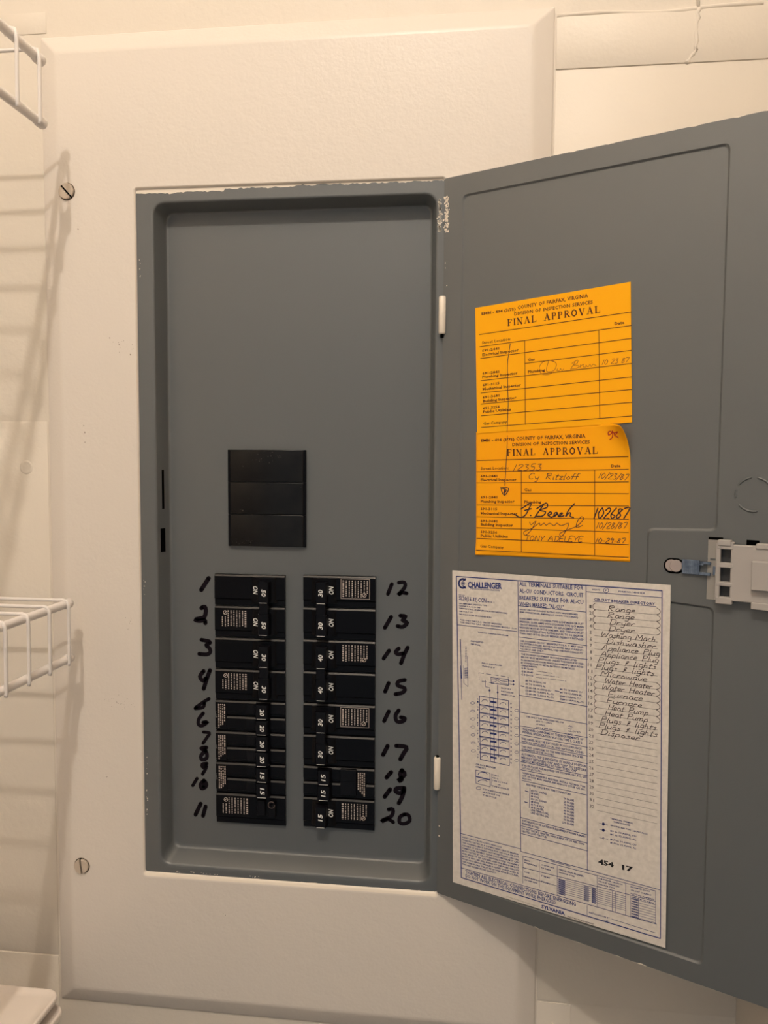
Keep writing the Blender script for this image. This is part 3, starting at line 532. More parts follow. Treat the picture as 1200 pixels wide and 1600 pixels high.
    ['TYPE A INDICATES SINGLE', 1.527, -17.443, 2.367, -17.413, 0.043, 0, 0, 'b'],
    ['MULTIPOLE ON', 1.529, -17.529, 2.072, -17.509, 0.043, 0, 0, 'b'],
    ['THIS POLE', 1.53, -17.615, 1.969, -17.597, 0.043, 0, 0, 'b'],
],
'card1': [
    ['EMBI - 494 (3/75)', 1.26, -3.925, 2.293, -3.89, 0.071, 5, 0, 'b'],
    ['COUNTY OF FAIRFAX, VIRGINIA', 2.348, -3.872, 4.318, -3.746, 0.093, 5, 1, 'b'],
    ['DIVISION OF INSPECTION SERVICES', 2.253, -4.029, 4.445, -3.922, 0.085, 5, 1, 'b'],
    ['FINAL APPROVAL', 2.056, -4.291, 4.678, -4.163, 0.171, 5, 1, 's'],
    ['Date', 5.03, -4.515, 5.279, -4.5, 0.072, 5, 1, 'b'],
    ['Street Location:', 1.282, -4.728, 2.171, -4.681, 0.076, 5, 0, 'b'],
    ['691-2441', 1.285, -4.943, 1.816, -4.914, 0.064, 5, 0, 'b'],
    ['Electrical Inspector', 1.301, -5.063, 2.399, -5.0, 0.072, 5, 0, 'b'],
    ['Gas', 2.67, -5.283, 2.878, -5.273, 0.073, 5, 0, 'b'],
    ['Plumbing', 2.685, -5.604, 3.181, -5.576, 0.07, 5, 0, 'b'],
    ['691-2841', 1.309, -5.574, 1.827, -5.549, 0.064, 5, 0, 'b'],
    ['Plumbing Inspector', 1.311, -5.678, 2.377, -5.619, 0.072, 5, 0, 'b'],
    ['691-3115', 1.323, -5.898, 1.841, -5.865, 0.064, 5, 0, 'b'],
    ['Mechanical Inspector', 1.325, -6.014, 2.489, -5.943, 0.072, 5, 0, 'b'],
    ['691-3681', 1.329, -6.243, 1.847, -6.201, 0.064, 5, 0, 'b'],
    ['Building Inspector', 1.34, -6.351, 2.359, -6.281, 0.072, 5, 0, 'b'],
    ['691-3256', 1.343, -6.548, 1.866, -6.51, 0.064, 5, 0, 'b'],
    ['Public Utilities', 1.349, -6.648, 2.202, -6.598, 0.072, 5, 0, 'b'],
    ['Gas Company', 1.363, -6.978, 2.092, -6.934, 0.076, 5, 0, 'b'],
    ['10 23 87', 4.719, -5.495, 5.396, -5.469, 0.125, 6, 0, 'h'],
],
'card2': [
    ['EMBI - 494 (3/75)', 1.29, -7.45, 2.316, -7.419, 0.073, 5, 0, 'b'],
    ['COUNTY OF FAIRFAX, VIRGINIA', 2.368, -7.415, 4.328, -7.355, 0.094, 5, 1, 'b'],
    ['DIVISION OF INSPECTION SERVICES', 2.255, -7.573, 4.448, -7.509, 0.087, 5, 1, 'b'],
    ['FINAL APPROVAL', 2.095, -7.838, 4.7, -7.766, 0.175, 5, 1, 's'],
    ['Date', 5.034, -8.122, 5.272, -8.108, 0.074, 5, 1, 'b'],
    ['Street Location:', 1.293, -8.239, 2.158, -8.211, 0.077, 5, 0, 'b'],
    ['691-2441', 1.288, -8.447, 1.812, -8.436, 0.065, 5, 0, 'b'],
    ['Electrical Inspector', 1.298, -8.556, 2.402, -8.524, 0.073, 5, 0, 'b'],
    ['Gas', 2.629, -8.802, 2.845, -8.796, 0.075, 5, 0, 'b'],
    ['Plumbing', 2.64, -9.133, 3.14, -9.114, 0.071, 5, 0, 'b'],
    ['691-2841', 1.306, -9.045, 1.822, -9.027, 0.065, 5, 0, 'b'],
    ['Plumbing Inspector', 1.308, -9.167, 2.349, -9.128, 0.073, 5, 0, 'b'],
    ['691-3115', 1.303, -9.375, 1.828, -9.361, 0.065, 5, 0, 'b'],
    ['Mechanical Inspector', 1.314, -9.501, 2.441, -9.47, 0.074, 5, 0, 'b'],
    ['691-3681', 1.308, -9.714, 1.834, -9.704, 0.065, 5, 0, 'b'],
    ['Building Inspector', 1.319, -9.82, 2.318, -9.791, 0.074, 5, 0, 'b'],
    ['691-3256', 1.313, -10.025, 1.839, -10.015, 0.066, 5, 0, 'b'],
    ['Public Utilities', 1.324, -10.144, 2.171, -10.112, 0.074, 5, 0, 'b'],
    ['Gas Company', 1.32, -10.436, 2.045, -10.423, 0.078, 5, 0, 'b'],
    ['12353', 2.28, -8.245, 3.134, -8.213, 0.166, 4, 0, 'h'],
    ['Cy. Ritzloff', 2.733, -8.473, 4.167, -8.454, 0.165, 4, 0, 'h'],
    ['10/23/87', 4.689, -8.406, 5.45, -8.442, 0.149, 4, 0, 'h'],
    ['102687', 4.581, -9.459, 5.476, -9.416, 0.271, 4, 1, 'h'],
    ['10/28/87', 4.664, -9.718, 5.454, -9.675, 0.158, 4, 0, 'h'],
    ['TONY ADELEYE', 2.669, -10.161, 4.323, -10.087, 0.143, 4, 0, 'h'],
    ['10-29-87', 4.654, -10.096, 5.427, -10.053, 0.128, 4, 0, 'h'],
],
}
LN = {
'label': [
    [[0.581, -11.328, 6.412, -11.176], 0.028, 0],
    [[0.581, -11.328, 0.872, -20.258], 0.028, 0],
    [[0.872, -20.258, 6.631, -20.125], 0.029, 0],
    [[6.412, -11.176, 6.631, -20.125], 0.024, 0],
    [[2.51, -11.274, 2.749, -18.929], 0.018, 0],
    [[4.455, -11.222, 4.679, -18.907], 0.017, 0],
    [[0.647, -12.741, 2.513, -12.702], 0.017, 0],
    [[2.535, -11.975, 4.472, -11.931], 0.016, 0],
    [[2.569, -12.846, 4.516, -12.825], 0.016, 0],
    [[2.594, -13.229, 4.54, -13.192], 0.016, 0],
    [[4.459, -11.393, 6.406, -11.351], 0.015, 0],
    [[2.625, -14.482, 4.571, -14.45], 0.016, 0],
    [[2.645, -14.955, 4.582, -14.924], 0.016, 0],
    [[2.652, -15.344, 4.591, -15.288], 0.016, 0],
    [[2.668, -15.592, 4.597, -15.551], 0.016, 0],
    [[2.679, -15.817, 4.603, -15.789], 0.016, 0],
    [[2.69, -16.039, 4.608, -15.996], 0.016, 0],
    [[2.697, -16.359, 4.616, -16.323], 0.016, 0],
    [[2.701, -16.584, 4.621, -16.521], 0.016, 0],
    [[2.739, -16.882, 4.608, -16.851], 0.016, 0],
    [[2.731, -17.952, 4.643, -17.932], 0.017, 0],
    [[2.751, -18.187, 4.649, -18.16], 0.017, 0],
    [[2.755, -18.408, 4.654, -18.371], 0.017, 0],
    [[2.749, -18.929, 6.577, -18.854], 0.017, 0],
    [[0.846, -18.925, 2.739, -18.856], 0.017, 0],
    [[0.874, -19.959, 6.523, -19.781], 0.017, 0],
    [[2.812, -19.041, 6.474, -18.917], 0.015, 0],
    [[2.818, -19.377, 6.482, -19.189], 0.015, 0],
    [[2.823, -19.632, 3.841, -19.598], 0.011, 0],
    [[2.812, -19.041, 2.827, -19.836], 0.011, 0],
    [[3.305, -19.028, 3.321, -19.814], 0.011, 0],
    [[3.829, -19.021, 3.847, -19.85], 0.011, 0],
    [[4.948, -18.974, 4.969, -19.815], 0.01, 0],
    [[5.363, -19.267, 5.378, -19.823], 0.01, 0],
    [[5.448, -19.258, 5.463, -19.812], 0.01, 0],
    [[5.711, -18.951, 5.733, -19.793], 0.01, 0],
    [[5.852, -19.235, 5.867, -19.801], 0.01, 0],
    [[6.051, -19.224, 6.067, -19.804], 0.01, 0],
    [[6.474, -18.92, 6.499, -19.779], 0.01, 0],
    [[4.69, -19.87, 4.697, -20.153], 0.011, 0],
    [[3.837, -19.381, 4.957, -19.324], 0.009, 0],
    [[4.957, -19.341, 5.72, -19.303], 0.009, 0],
    [[5.854, -19.304, 6.485, -19.282], 0.009, 0],
    [[3.838, -19.437, 4.958, -19.378], 0.009, 0],
    [[4.959, -19.396, 5.722, -19.356], 0.009, 0],
    [[5.856, -19.372, 6.487, -19.349], 0.009, 0],
    [[3.839, -19.493, 4.959, -19.432], 0.009, 0],
    [[4.96, -19.45, 5.723, -19.409], 0.009, 0],
    [[5.858, -19.441, 6.489, -19.416], 0.009, 0],
    [[3.84, -19.549, 4.961, -19.487], 0.009, 0],
    [[4.961, -19.504, 5.724, -19.463], 0.009, 0],
    [[5.86, -19.509, 6.491, -19.484], 0.009, 0],
    [[3.842, -19.605, 4.962, -19.541], 0.009, 0],
    [[4.963, -19.559, 5.726, -19.516], 0.009, 0],
    [[5.861, -19.578, 6.492, -19.551], 0.009, 0],
    [[3.843, -19.661, 4.963, -19.595], 0.009, 0],
    [[4.964, -19.613, 5.727, -19.569], 0.009, 0],
    [[5.863, -19.646, 6.494, -19.618], 0.009, 0],
    [[3.844, -19.717, 4.965, -19.65], 0.009, 0],
    [[4.965, -19.667, 5.729, -19.623], 0.009, 0],
    [[5.865, -19.715, 6.496, -19.686], 0.009, 0],
    [[3.845, -19.773, 4.966, -19.704], 0.009, 0],
    [[4.967, -19.722, 5.73, -19.676], 0.009, 0],
    [[5.867, -19.784, 6.498, -19.753], 0.009, 0],
    [[5.369, -20.031, 6.507, -20.017], 0.012, 0],
    [[0.877, -11.606, 0.842, -11.631, 0.803, -11.643, 0.762, -11.642, 0.725, -11.628, 0.695, -11.602, 0.675, -11.567, 0.668, -11.526, 0.674, -11.484, 0.693, -11.445, 0.722, -11.414, 0.759, -11.393, 0.799, -11.385, 0.839, -11.39, 0.874, -11.408], 0.054, 0],
    [[0.856, -11.509, 0.846, -11.54, 0.82, -11.561, 0.786, -11.564, 0.759, -11.548, 0.749, -11.519, 0.759, -11.488, 0.785, -11.467, 0.818, -11.464, 0.845, -11.48, 0.856, -11.509], 0.019, 0],
    [[0.818, -11.512, 0.81, -11.525, 0.795, -11.526, 0.787, -11.515, 0.794, -11.503, 0.81, -11.501, 0.818, -11.512], 0.026, 0],
    [[0.809, -11.431, 0.884, -11.37], 0.041, 0],
    [[0.811, -11.598, 0.888, -11.642], 0.041, 0],
    [[2.655, -14.212, 2.761, -14.214], 0.022, 0],
    [[3.663, -14.181, 3.78, -14.181], 0.021, 0],
    [[2.988, -17.043, 2.981, -17.612], 0.015, 0],
    [[2.847, -17.159, 2.943, -17.164], 0.024, 0],
    [[2.834, -17.475, 2.93, -17.478], 0.024, 0],
    [[4.971, -17.532, 5.203, -17.517], 0.009, 0],
    [[5.099, -17.516, 5.094, -17.536, 5.079, -17.547, 5.065, -17.543, 5.059, -17.526, 5.064, -17.506, 5.078, -17.495, 5.093, -17.499, 5.099, -17.516], 0.035, 0],
    [[4.975, -17.699, 5.208, -17.683], 0.009, 0],
    [[5.103, -17.682, 5.098, -17.702, 5.084, -17.714, 5.069, -17.71, 5.063, -17.693, 5.068, -17.673, 5.082, -17.661, 5.097, -17.665, 5.103, -17.682], 0.035, 0],
    [[4.981, -17.918, 5.213, -17.902], 0.009, 0],
    [[5.109, -17.901, 5.103, -17.921, 5.089, -17.933, 5.075, -17.929, 5.068, -17.912, 5.074, -17.892, 5.088, -17.88, 5.102, -17.884, 5.109, -17.901], 0.009, 0],
    [[4.661, -11.63, 6.277, -11.59], 0.012, 0],
    [[5.062, -11.3, 5.053, -11.332, 5.029, -11.357, 4.996, -11.369, 4.962, -11.364, 4.937, -11.343, 4.927, -11.313, 4.935, -11.281, 4.959, -11.256, 4.993, -11.244, 5.027, -11.249, 5.052, -11.27, 5.062, -11.3], 0.012, 0],
    [[4.686, -11.843, 6.325, -11.79], 0.008, 2],
    [[4.693, -12.015, 6.329, -11.963], 0.008, 2],
    [[4.7, -12.188, 6.334, -12.136], 0.008, 2],
    [[4.706, -12.36, 6.338, -12.309], 0.008, 2],
    [[4.713, -12.533, 6.343, -12.482], 0.008, 2],
    [[4.719, -12.706, 6.347, -12.655], 0.008, 2],
    [[4.726, -12.878, 6.352, -12.827], 0.008, 2],
    [[4.732, -13.051, 6.356, -13.0], 0.008, 2],
    [[4.739, -13.224, 6.361, -13.173], 0.008, 2],
    [[4.745, -13.396, 6.365, -13.346], 0.008, 2],
    [[4.752, -13.569, 6.369, -13.519], 0.008, 2],
    [[4.759, -13.741, 6.374, -13.692], 0.008, 2],
    [[4.765, -13.914, 6.378, -13.864], 0.008, 2],
    [[4.772, -14.087, 6.383, -14.037], 0.008, 2],
    [[4.778, -14.259, 6.387, -14.21], 0.008, 2],
    [[4.785, -14.432, 6.392, -14.383], 0.008, 2],
    [[4.791, -14.605, 6.396, -14.556], 0.008, 2],
    [[4.798, -14.777, 6.401, -14.729], 0.008, 2],
    [[4.805, -14.95, 6.405, -14.901], 0.008, 2],
    [[4.811, -15.122, 6.41, -15.074], 0.008, 2],
    [[4.818, -15.295, 6.414, -15.247], 0.008, 2],
    [[4.824, -15.468, 6.419, -15.42], 0.008, 2],
    [[4.831, -15.64, 6.423, -15.593], 0.008, 2],
    [[4.837, -15.813, 6.428, -15.765], 0.008, 2],
    [[4.844, -15.986, 6.432, -15.938], 0.008, 2],
    [[4.85, -16.158, 6.437, -16.111], 0.008, 2],
    [[4.857, -16.331, 6.441, -16.284], 0.008, 2],
    [[4.864, -16.503, 6.446, -16.457], 0.008, 2],
    [[4.87, -16.676, 6.45, -16.63], 0.008, 2],
    [[4.877, -16.849, 6.454, -16.802], 0.008, 2],
    [[4.883, -17.021, 6.459, -16.975], 0.008, 2],
    [[4.89, -17.194, 6.463, -17.148], 0.008, 2],
    [[4.716, -11.673, 4.665, -11.713, 4.651, -11.763, 4.665, -11.813, 4.716, -11.843], 0.014, 4],
    [[6.295, -11.62, 6.361, -11.66, 6.385, -11.71, 6.361, -11.76, 6.295, -11.79], 0.014, 4],
    [[4.723, -11.845, 4.672, -11.885, 4.658, -11.935, 4.672, -11.985, 4.723, -12.015], 0.014, 4],
    [[6.299, -11.793, 6.365, -11.833, 6.389, -11.883, 6.365, -11.933, 6.299, -11.963], 0.014, 4],
    [[4.73, -12.018, 4.679, -12.058, 4.665, -12.108, 4.679, -12.158, 4.73, -12.188], 0.014, 4],
    [[6.304, -11.966, 6.37, -12.006, 6.394, -12.056, 6.37, -12.106, 6.304, -12.136], 0.014, 4],
    [[4.736, -12.19, 4.685, -12.23, 4.671, -12.28, 4.685, -12.33, 4.736, -12.36], 0.014, 4],
    [[6.308, -12.139, 6.374, -12.179, 6.398, -12.229, 6.374, -12.279, 6.308, -12.309], 0.014, 4],
    [[4.789, -13.571, 4.738, -13.611, 4.724, -13.661, 4.738, -13.711, 4.789, -13.741], 0.014, 4],
    [[6.344, -13.522, 6.41, -13.562, 6.434, -13.612, 6.41, -13.662, 6.344, -13.692], 0.014, 4],
    [[4.795, -13.744, 4.744, -13.784, 4.73, -13.834, 4.744, -13.884, 4.795, -13.914], 0.014, 4],
    [[6.348, -13.694, 6.414, -13.734, 6.438, -13.784, 6.414, -13.834, 6.348, -13.864], 0.014, 4],
    [[4.802, -13.917, 4.751, -13.957, 4.737, -14.007, 4.751, -14.057, 4.802, -14.087], 0.014, 4],
    [[6.353, -13.867, 6.419, -13.907, 6.443, -13.957, 6.419, -14.007, 6.353, -14.037], 0.014, 4],
    [[4.808, -14.089, 4.757, -14.129, 4.743, -14.179, 4.757, -14.229, 4.808, -14.259], 0.014, 4],
    [[6.357, -14.04, 6.423, -14.08, 6.447, -14.13, 6.423, -14.18, 6.357, -14.21], 0.014, 4],
    [[4.815, -14.262, 4.764, -14.302, 4.75, -14.352, 4.764, -14.402, 4.815, -14.432], 0.014, 4],
    [[6.362, -14.213, 6.428, -14.253, 6.452, -14.303, 6.428, -14.353, 6.362, -14.383], 0.014, 4],
    [[4.821, -14.435, 4.77, -14.475, 4.756, -14.525, 4.77, -14.575, 4.821, -14.605], 0.014, 4],
    [[6.366, -14.386, 6.432, -14.426, 6.456, -14.476, 6.432, -14.526, 6.366, -14.556], 0.014, 4],
    [[0.73, -13.144, 0.805, -14.299], 0.019, 0],
    [[0.753, -13.928, 0.814, -14.925], 0.019, 0],
    [[0.75, -13.159, 0.789, -14.294], 0.011, 0],
    [[0.849, -13.914, 0.876, -14.428, 1.007, -14.504, 0.979, -13.619], 0.011, 0],
    [[0.906, -13.351, 0.944, -13.353], 0.019, 0],
    [[0.889, -13.985, 0.999, -13.961], 0.015, 0],
    [[0.907, -13.4, 0.945, -13.401], 0.019, 0],
    [[0.889, -14.016, 1.0, -13.992], 0.015, 0],
    [[0.907, -13.448, 0.946, -13.449], 0.019, 0],
    [[0.889, -14.047, 1.0, -14.023], 0.015, 0],
    [[0.908, -13.496, 0.946, -13.497], 0.019, 0],
    [[0.89, -14.078, 1.001, -14.054], 0.015, 0],
    [[0.909, -13.544, 0.947, -13.545], 0.019, 0],
    [[0.89, -14.109, 1.001, -14.085], 0.015, 0],
    [[0.91, -13.592, 0.948, -13.593], 0.019, 0],
    [[0.891, -14.14, 1.002, -14.116], 0.015, 0],
    [[0.91, -13.64, 0.949, -13.641], 0.019, 0],
    [[0.891, -14.171, 1.002, -14.147], 0.015, 0],
    [[0.911, -13.688, 0.949, -13.689], 0.019, 0],
    [[0.892, -14.202, 1.002, -14.178], 0.015, 0],
    [[0.912, -13.736, 0.95, -13.738], 0.019, 0],
    [[0.892, -14.233, 1.003, -14.209], 0.015, 0],
    [[0.912, -13.784, 0.951, -13.786], 0.019, 0],
    [[0.893, -14.264, 1.003, -14.24], 0.015, 0],
    [[1.353, -14.043, 1.505, -14.039], 0.013, 0],
    [[1.586, -14.036, 1.736, -14.032], 0.013, 0],
    [[1.817, -14.03, 1.965, -14.026], 0.013, 0],
    [[2.045, -14.024, 2.192, -14.019], 0.013, 0],
    [[2.27, -14.017, 2.273, -14.057], 0.013, 0],
    [[2.274, -14.078, 2.277, -14.117], 0.013, 0],
    [[2.278, -14.138, 2.281, -14.177], 0.013, 0],
    [[2.282, -14.199, 2.284, -14.238], 0.013, 0],
    [[2.286, -14.259, 2.139, -14.261], 0.013, 0],
    [[2.06, -14.263, 1.912, -14.265], 0.013, 0],
    [[1.832, -14.266, 1.682, -14.268], 0.013, 0],
    [[1.601, -14.27, 1.45, -14.272], 0.013, 0],
    [[1.353, -14.043, 1.355, -14.08], 0.013, 0],
    [[1.356, -14.1, 1.359, -14.138], 0.013, 0],
    [[1.36, -14.158, 1.363, -14.195], 0.013, 0],
    [[1.364, -14.216, 1.366, -14.253], 0.013, 0],
    [[1.733, -14.119, 2.283, -14.092, 2.285, -14.249, 1.747, -14.287, 1.733, -14.119], 0.015, 0],
    [[1.764, -14.189, 1.856, -14.174, 1.946, -14.119, 2.038, -14.165, 2.255, -14.154], 0.015, 0],
    [[1.765, -14.25, 1.857, -14.228, 1.947, -14.16, 2.039, -14.232, 2.256, -14.22], 0.011, 0],
    [[2.272, -14.127, 2.433, -14.118], 0.013, 0],
    [[2.274, -14.217, 2.435, -14.208], 0.013, 0],
    [[2.451, -14.112, 2.442, -14.128, 2.425, -14.131, 2.416, -14.118, 2.424, -14.102, 2.442, -14.099, 2.451, -14.112], 0.022, 0],
    [[2.453, -14.202, 2.444, -14.217, 2.426, -14.22, 2.417, -14.207, 2.426, -14.192, 2.444, -14.189, 2.453, -14.202], 0.022, 0],
    [[1.561, -14.221, 1.564, -14.412, 1.705, -14.422, 1.719, -14.801], 0.013, 0],
    [[1.95, -14.304, 1.961, -14.758], 0.017, 0],
    [[1.721, -14.494, 1.711, -14.514, 1.688, -14.518, 1.677, -14.502, 1.688, -14.482, 1.71, -14.479, 1.721, -14.494], 0.022, 0],
    [[1.971, -14.51, 1.963, -14.526, 1.944, -14.529, 1.935, -14.516, 1.944, -14.5, 1.962, -14.497, 1.971, -14.51], 0.022, 0],
    [[1.382, -14.716, 2.294, -14.693, 2.353, -16.55, 1.438, -16.562, 1.382, -14.716], 0.019, 0],
    [[1.71, -14.717, 1.767, -16.552], 0.013, 0],
    [[1.828, -14.707, 1.886, -16.561], 0.018, 0],
    [[1.957, -14.709, 2.012, -16.38], 0.017, 0],
    [[1.742, -14.817, 1.812, -14.812], 0.056, 0],
    [[1.841, -14.82, 1.911, -14.815], 0.055, 0],
    [[1.457, -14.869, 1.469, -14.845, 1.49, -14.823, 1.519, -14.806, 1.552, -14.796, 1.585, -14.794, 1.614, -14.801, 1.636, -14.815, 1.648, -14.836], 0.015, 0],
    [[2.03, -14.85, 2.041, -14.826, 2.062, -14.804, 2.09, -14.787, 2.122, -14.777, 2.154, -14.776, 2.182, -14.783, 2.204, -14.797, 2.215, -14.817], 0.015, 0],
    [[1.386, -14.961, 2.313, -14.937], 0.026, 0],
    [[1.387, -14.991, 2.313, -14.964], 0.009, 0],
    [[1.746, -15.046, 1.816, -15.041], 0.056, 0],
    [[1.845, -15.049, 1.915, -15.043], 0.055, 0],
    [[1.461, -15.1, 1.472, -15.075, 1.494, -15.053, 1.523, -15.036, 1.556, -15.026, 1.589, -15.024, 1.618, -15.031, 1.64, -15.045, 1.652, -15.065], 0.015, 0],
    [[2.034, -15.077, 2.045, -15.053, 2.066, -15.031, 2.094, -15.014, 2.126, -15.004, 2.158, -15.003, 2.187, -15.009, 2.208, -15.023, 2.219, -15.043], 0.015, 0],
    [[1.39, -15.192, 2.317, -15.163], 0.026, 0],
    [[1.39, -15.223, 2.317, -15.19], 0.009, 0],
    [[1.749, -15.276, 1.819, -15.27], 0.056, 0],
    [[1.849, -15.278, 1.919, -15.271], 0.056, 0],
    [[1.465, -15.331, 1.476, -15.306, 1.497, -15.284, 1.526, -15.267, 1.56, -15.257, 1.593, -15.255, 1.622, -15.261, 1.644, -15.275, 1.656, -15.295], 0.015, 0],
    [[2.038, -15.305, 2.049, -15.281, 2.07, -15.259, 2.098, -15.242, 2.13, -15.232, 2.162, -15.23, 2.191, -15.236, 2.212, -15.25, 2.223, -15.27], 0.015, 0],
    [[1.394, -15.423, 2.321, -15.389], 0.026, 0],
    [[1.394, -15.454, 2.321, -15.416], 0.009, 0],
    [[1.753, -15.506, 1.823, -15.499], 0.056, 0],
    [[1.853, -15.507, 1.923, -15.5], 0.056, 0],
    [[1.469, -15.562, 1.48, -15.538, 1.501, -15.515, 1.53, -15.498, 1.563, -15.487, 1.596, -15.485, 1.626, -15.491, 1.648, -15.505, 1.659, -15.525], 0.015, 0],
    [[2.042, -15.533, 2.053, -15.509, 2.074, -15.487, 2.102, -15.469, 2.134, -15.459, 2.166, -15.457, 2.195, -15.463, 2.216, -15.477, 2.228, -15.497], 0.015, 0],
    [[1.397, -15.655, 2.325, -15.616], 0.026, 0],
    [[1.398, -15.686, 2.326, -15.643], 0.009, 0],
    [[1.757, -15.735, 1.827, -15.728], 0.056, 0],
    [[1.857, -15.736, 1.927, -15.729], 0.056, 0],
    [[1.472, -15.794, 1.484, -15.769, 1.505, -15.747, 1.534, -15.729, 1.567, -15.718, 1.6, -15.716, 1.63, -15.722, 1.651, -15.736, 1.663, -15.756], 0.015, 0],
    [[2.046, -15.761, 2.057, -15.737, 2.078, -15.715, 2.106, -15.697, 2.138, -15.687, 2.17, -15.685, 2.199, -15.691, 2.22, -15.704, 2.232, -15.724], 0.015, 0],
    [[1.401, -15.887, 2.329, -15.843], 0.026, 0],
    [[1.401, -15.918, 2.33, -15.87], 0.009, 0],
    [[1.761, -15.966, 1.831, -15.958], 0.056, 0],
    [[1.861, -15.966, 1.931, -15.958], 0.056, 0],
    [[1.476, -16.026, 1.487, -16.001, 1.509, -15.978, 1.538, -15.96, 1.571, -15.949, 1.604, -15.947, 1.633, -15.953, 1.655, -15.967, 1.667, -15.987], 0.015, 0],
    [[2.05, -15.99, 2.061, -15.966, 2.082, -15.943, 2.11, -15.926, 2.142, -15.915, 2.174, -15.912, 2.203, -15.918, 2.224, -15.932, 2.236, -15.952], 0.015, 0],
    [[1.405, -16.12, 2.333, -16.07], 0.026, 0],
    [[1.405, -16.151, 2.334, -16.097], 0.009, 0],
    [[1.765, -16.196, 1.835, -16.188], 0.056, 0],
    [[1.865, -16.196, 1.935, -16.188], 0.056, 0],
    [[1.48, -16.258, 1.491, -16.233, 1.513, -16.21, 1.542, -16.192, 1.575, -16.181, 1.608, -16.178, 1.637, -16.184, 1.659, -16.198, 1.671, -16.218], 0.015, 0],
    [[2.054, -16.219, 2.065, -16.194, 2.086, -16.172, 2.114, -16.154, 2.146, -16.143, 2.179, -16.141, 2.207, -16.146, 2.228, -16.16, 2.24, -16.18], 0.015, 0],
    [[1.408, -16.352, 2.338, -16.297], 0.026, 0],
    [[1.409, -16.383, 2.338, -16.324], 0.009, 0],
    [[1.769, -16.427, 1.839, -16.419], 0.056, 0],
    [[1.869, -16.426, 1.939, -16.418], 0.056, 0],
    [[1.484, -16.49, 1.495, -16.465, 1.516, -16.442, 1.545, -16.424, 1.579, -16.413, 1.612, -16.41, 1.641, -16.415, 1.663, -16.429, 1.675, -16.449], 0.015, 0],
    [[2.058, -16.448, 2.069, -16.423, 2.09, -16.401, 2.118, -16.383, 2.15, -16.372, 2.183, -16.369, 2.211, -16.375, 2.233, -16.388, 2.244, -16.408], 0.015, 0],
    [[1.239, -14.947, 1.229, -14.966, 1.203, -14.983, 1.167, -14.994, 1.131, -14.996, 1.105, -14.988, 1.095, -14.973, 1.104, -14.954, 1.13, -14.936, 1.166, -14.925, 1.202, -14.924, 1.229, -14.932, 1.239, -14.947], 0.011, 0],
    [[2.609, -14.918, 2.6, -14.936, 2.577, -14.953, 2.545, -14.963, 2.513, -14.964, 2.49, -14.957, 2.481, -14.941, 2.489, -14.923, 2.512, -14.907, 2.544, -14.896, 2.576, -14.895, 2.6, -14.903, 2.609, -14.918], 0.011, 0],
    [[1.246, -15.18, 1.237, -15.199, 1.211, -15.217, 1.175, -15.228, 1.139, -15.23, 1.112, -15.222, 1.102, -15.207, 1.112, -15.188, 1.138, -15.17, 1.174, -15.159, 1.21, -15.157, 1.236, -15.165, 1.246, -15.18], 0.011, 0],
    [[2.613, -15.154, 2.605, -15.173, 2.582, -15.189, 2.55, -15.2, 2.518, -15.201, 2.494, -15.193, 2.485, -15.178, 2.494, -15.16, 2.517, -15.143, 2.549, -15.133, 2.581, -15.131, 2.604, -15.139, 2.613, -15.154], 0.011, 0],
    [[1.254, -15.414, 1.244, -15.433, 1.218, -15.45, 1.182, -15.462, 1.146, -15.464, 1.119, -15.456, 1.109, -15.441, 1.119, -15.422, 1.145, -15.404, 1.181, -15.393, 1.217, -15.39, 1.244, -15.398, 1.254, -15.414], 0.011, 0],
    [[2.618, -15.391, 2.609, -15.409, 2.586, -15.426, 2.554, -15.436, 2.522, -15.438, 2.499, -15.431, 2.49, -15.415, 2.498, -15.397, 2.521, -15.38, 2.553, -15.37, 2.585, -15.368, 2.609, -15.376, 2.618, -15.391], 0.011, 0],
    [[1.261, -15.647, 1.252, -15.666, 1.226, -15.684, 1.19, -15.696, 1.153, -15.698, 1.127, -15.69, 1.117, -15.675, 1.126, -15.656, 1.153, -15.638, 1.189, -15.627, 1.225, -15.624, 1.251, -15.632, 1.261, -15.647], 0.011, 0],
    [[2.622, -15.627, 2.614, -15.646, 2.591, -15.663, 2.559, -15.674, 2.527, -15.675, 2.503, -15.668, 2.494, -15.653, 2.503, -15.634, 2.526, -15.618, 2.558, -15.607, 2.59, -15.605, 2.613, -15.612, 2.622, -15.627], 0.011, 0],
    [[1.269, -15.881, 1.259, -15.9, 1.233, -15.918, 1.197, -15.93, 1.161, -15.932, 1.134, -15.925, 1.124, -15.91, 1.134, -15.89, 1.16, -15.872, 1.196, -15.861, 1.232, -15.858, 1.259, -15.866, 1.269, -15.881], 0.011, 0],
    [[2.627, -15.864, 2.618, -15.883, 2.595, -15.9, 2.563, -15.911, 2.531, -15.913, 2.508, -15.906, 2.499, -15.891, 2.507, -15.872, 2.53, -15.855, 2.562, -15.844, 2.594, -15.842, 2.618, -15.849, 2.627, -15.864], 0.011, 0],
    [[1.276, -16.115, 1.267, -16.134, 1.24, -16.152, 1.205, -16.164, 1.168, -16.167, 1.142, -16.16, 1.132, -16.144, 1.141, -16.125, 1.167, -16.107, 1.203, -16.095, 1.24, -16.092, 1.266, -16.1, 1.276, -16.115], 0.011, 0],
    [[2.631, -16.102, 2.623, -16.12, 2.6, -16.137, 2.568, -16.149, 2.536, -16.151, 2.512, -16.144, 2.503, -16.129, 2.512, -16.11, 2.535, -16.093, 2.567, -16.082, 2.599, -16.079, 2.622, -16.087, 2.631, -16.102], 0.011, 0],
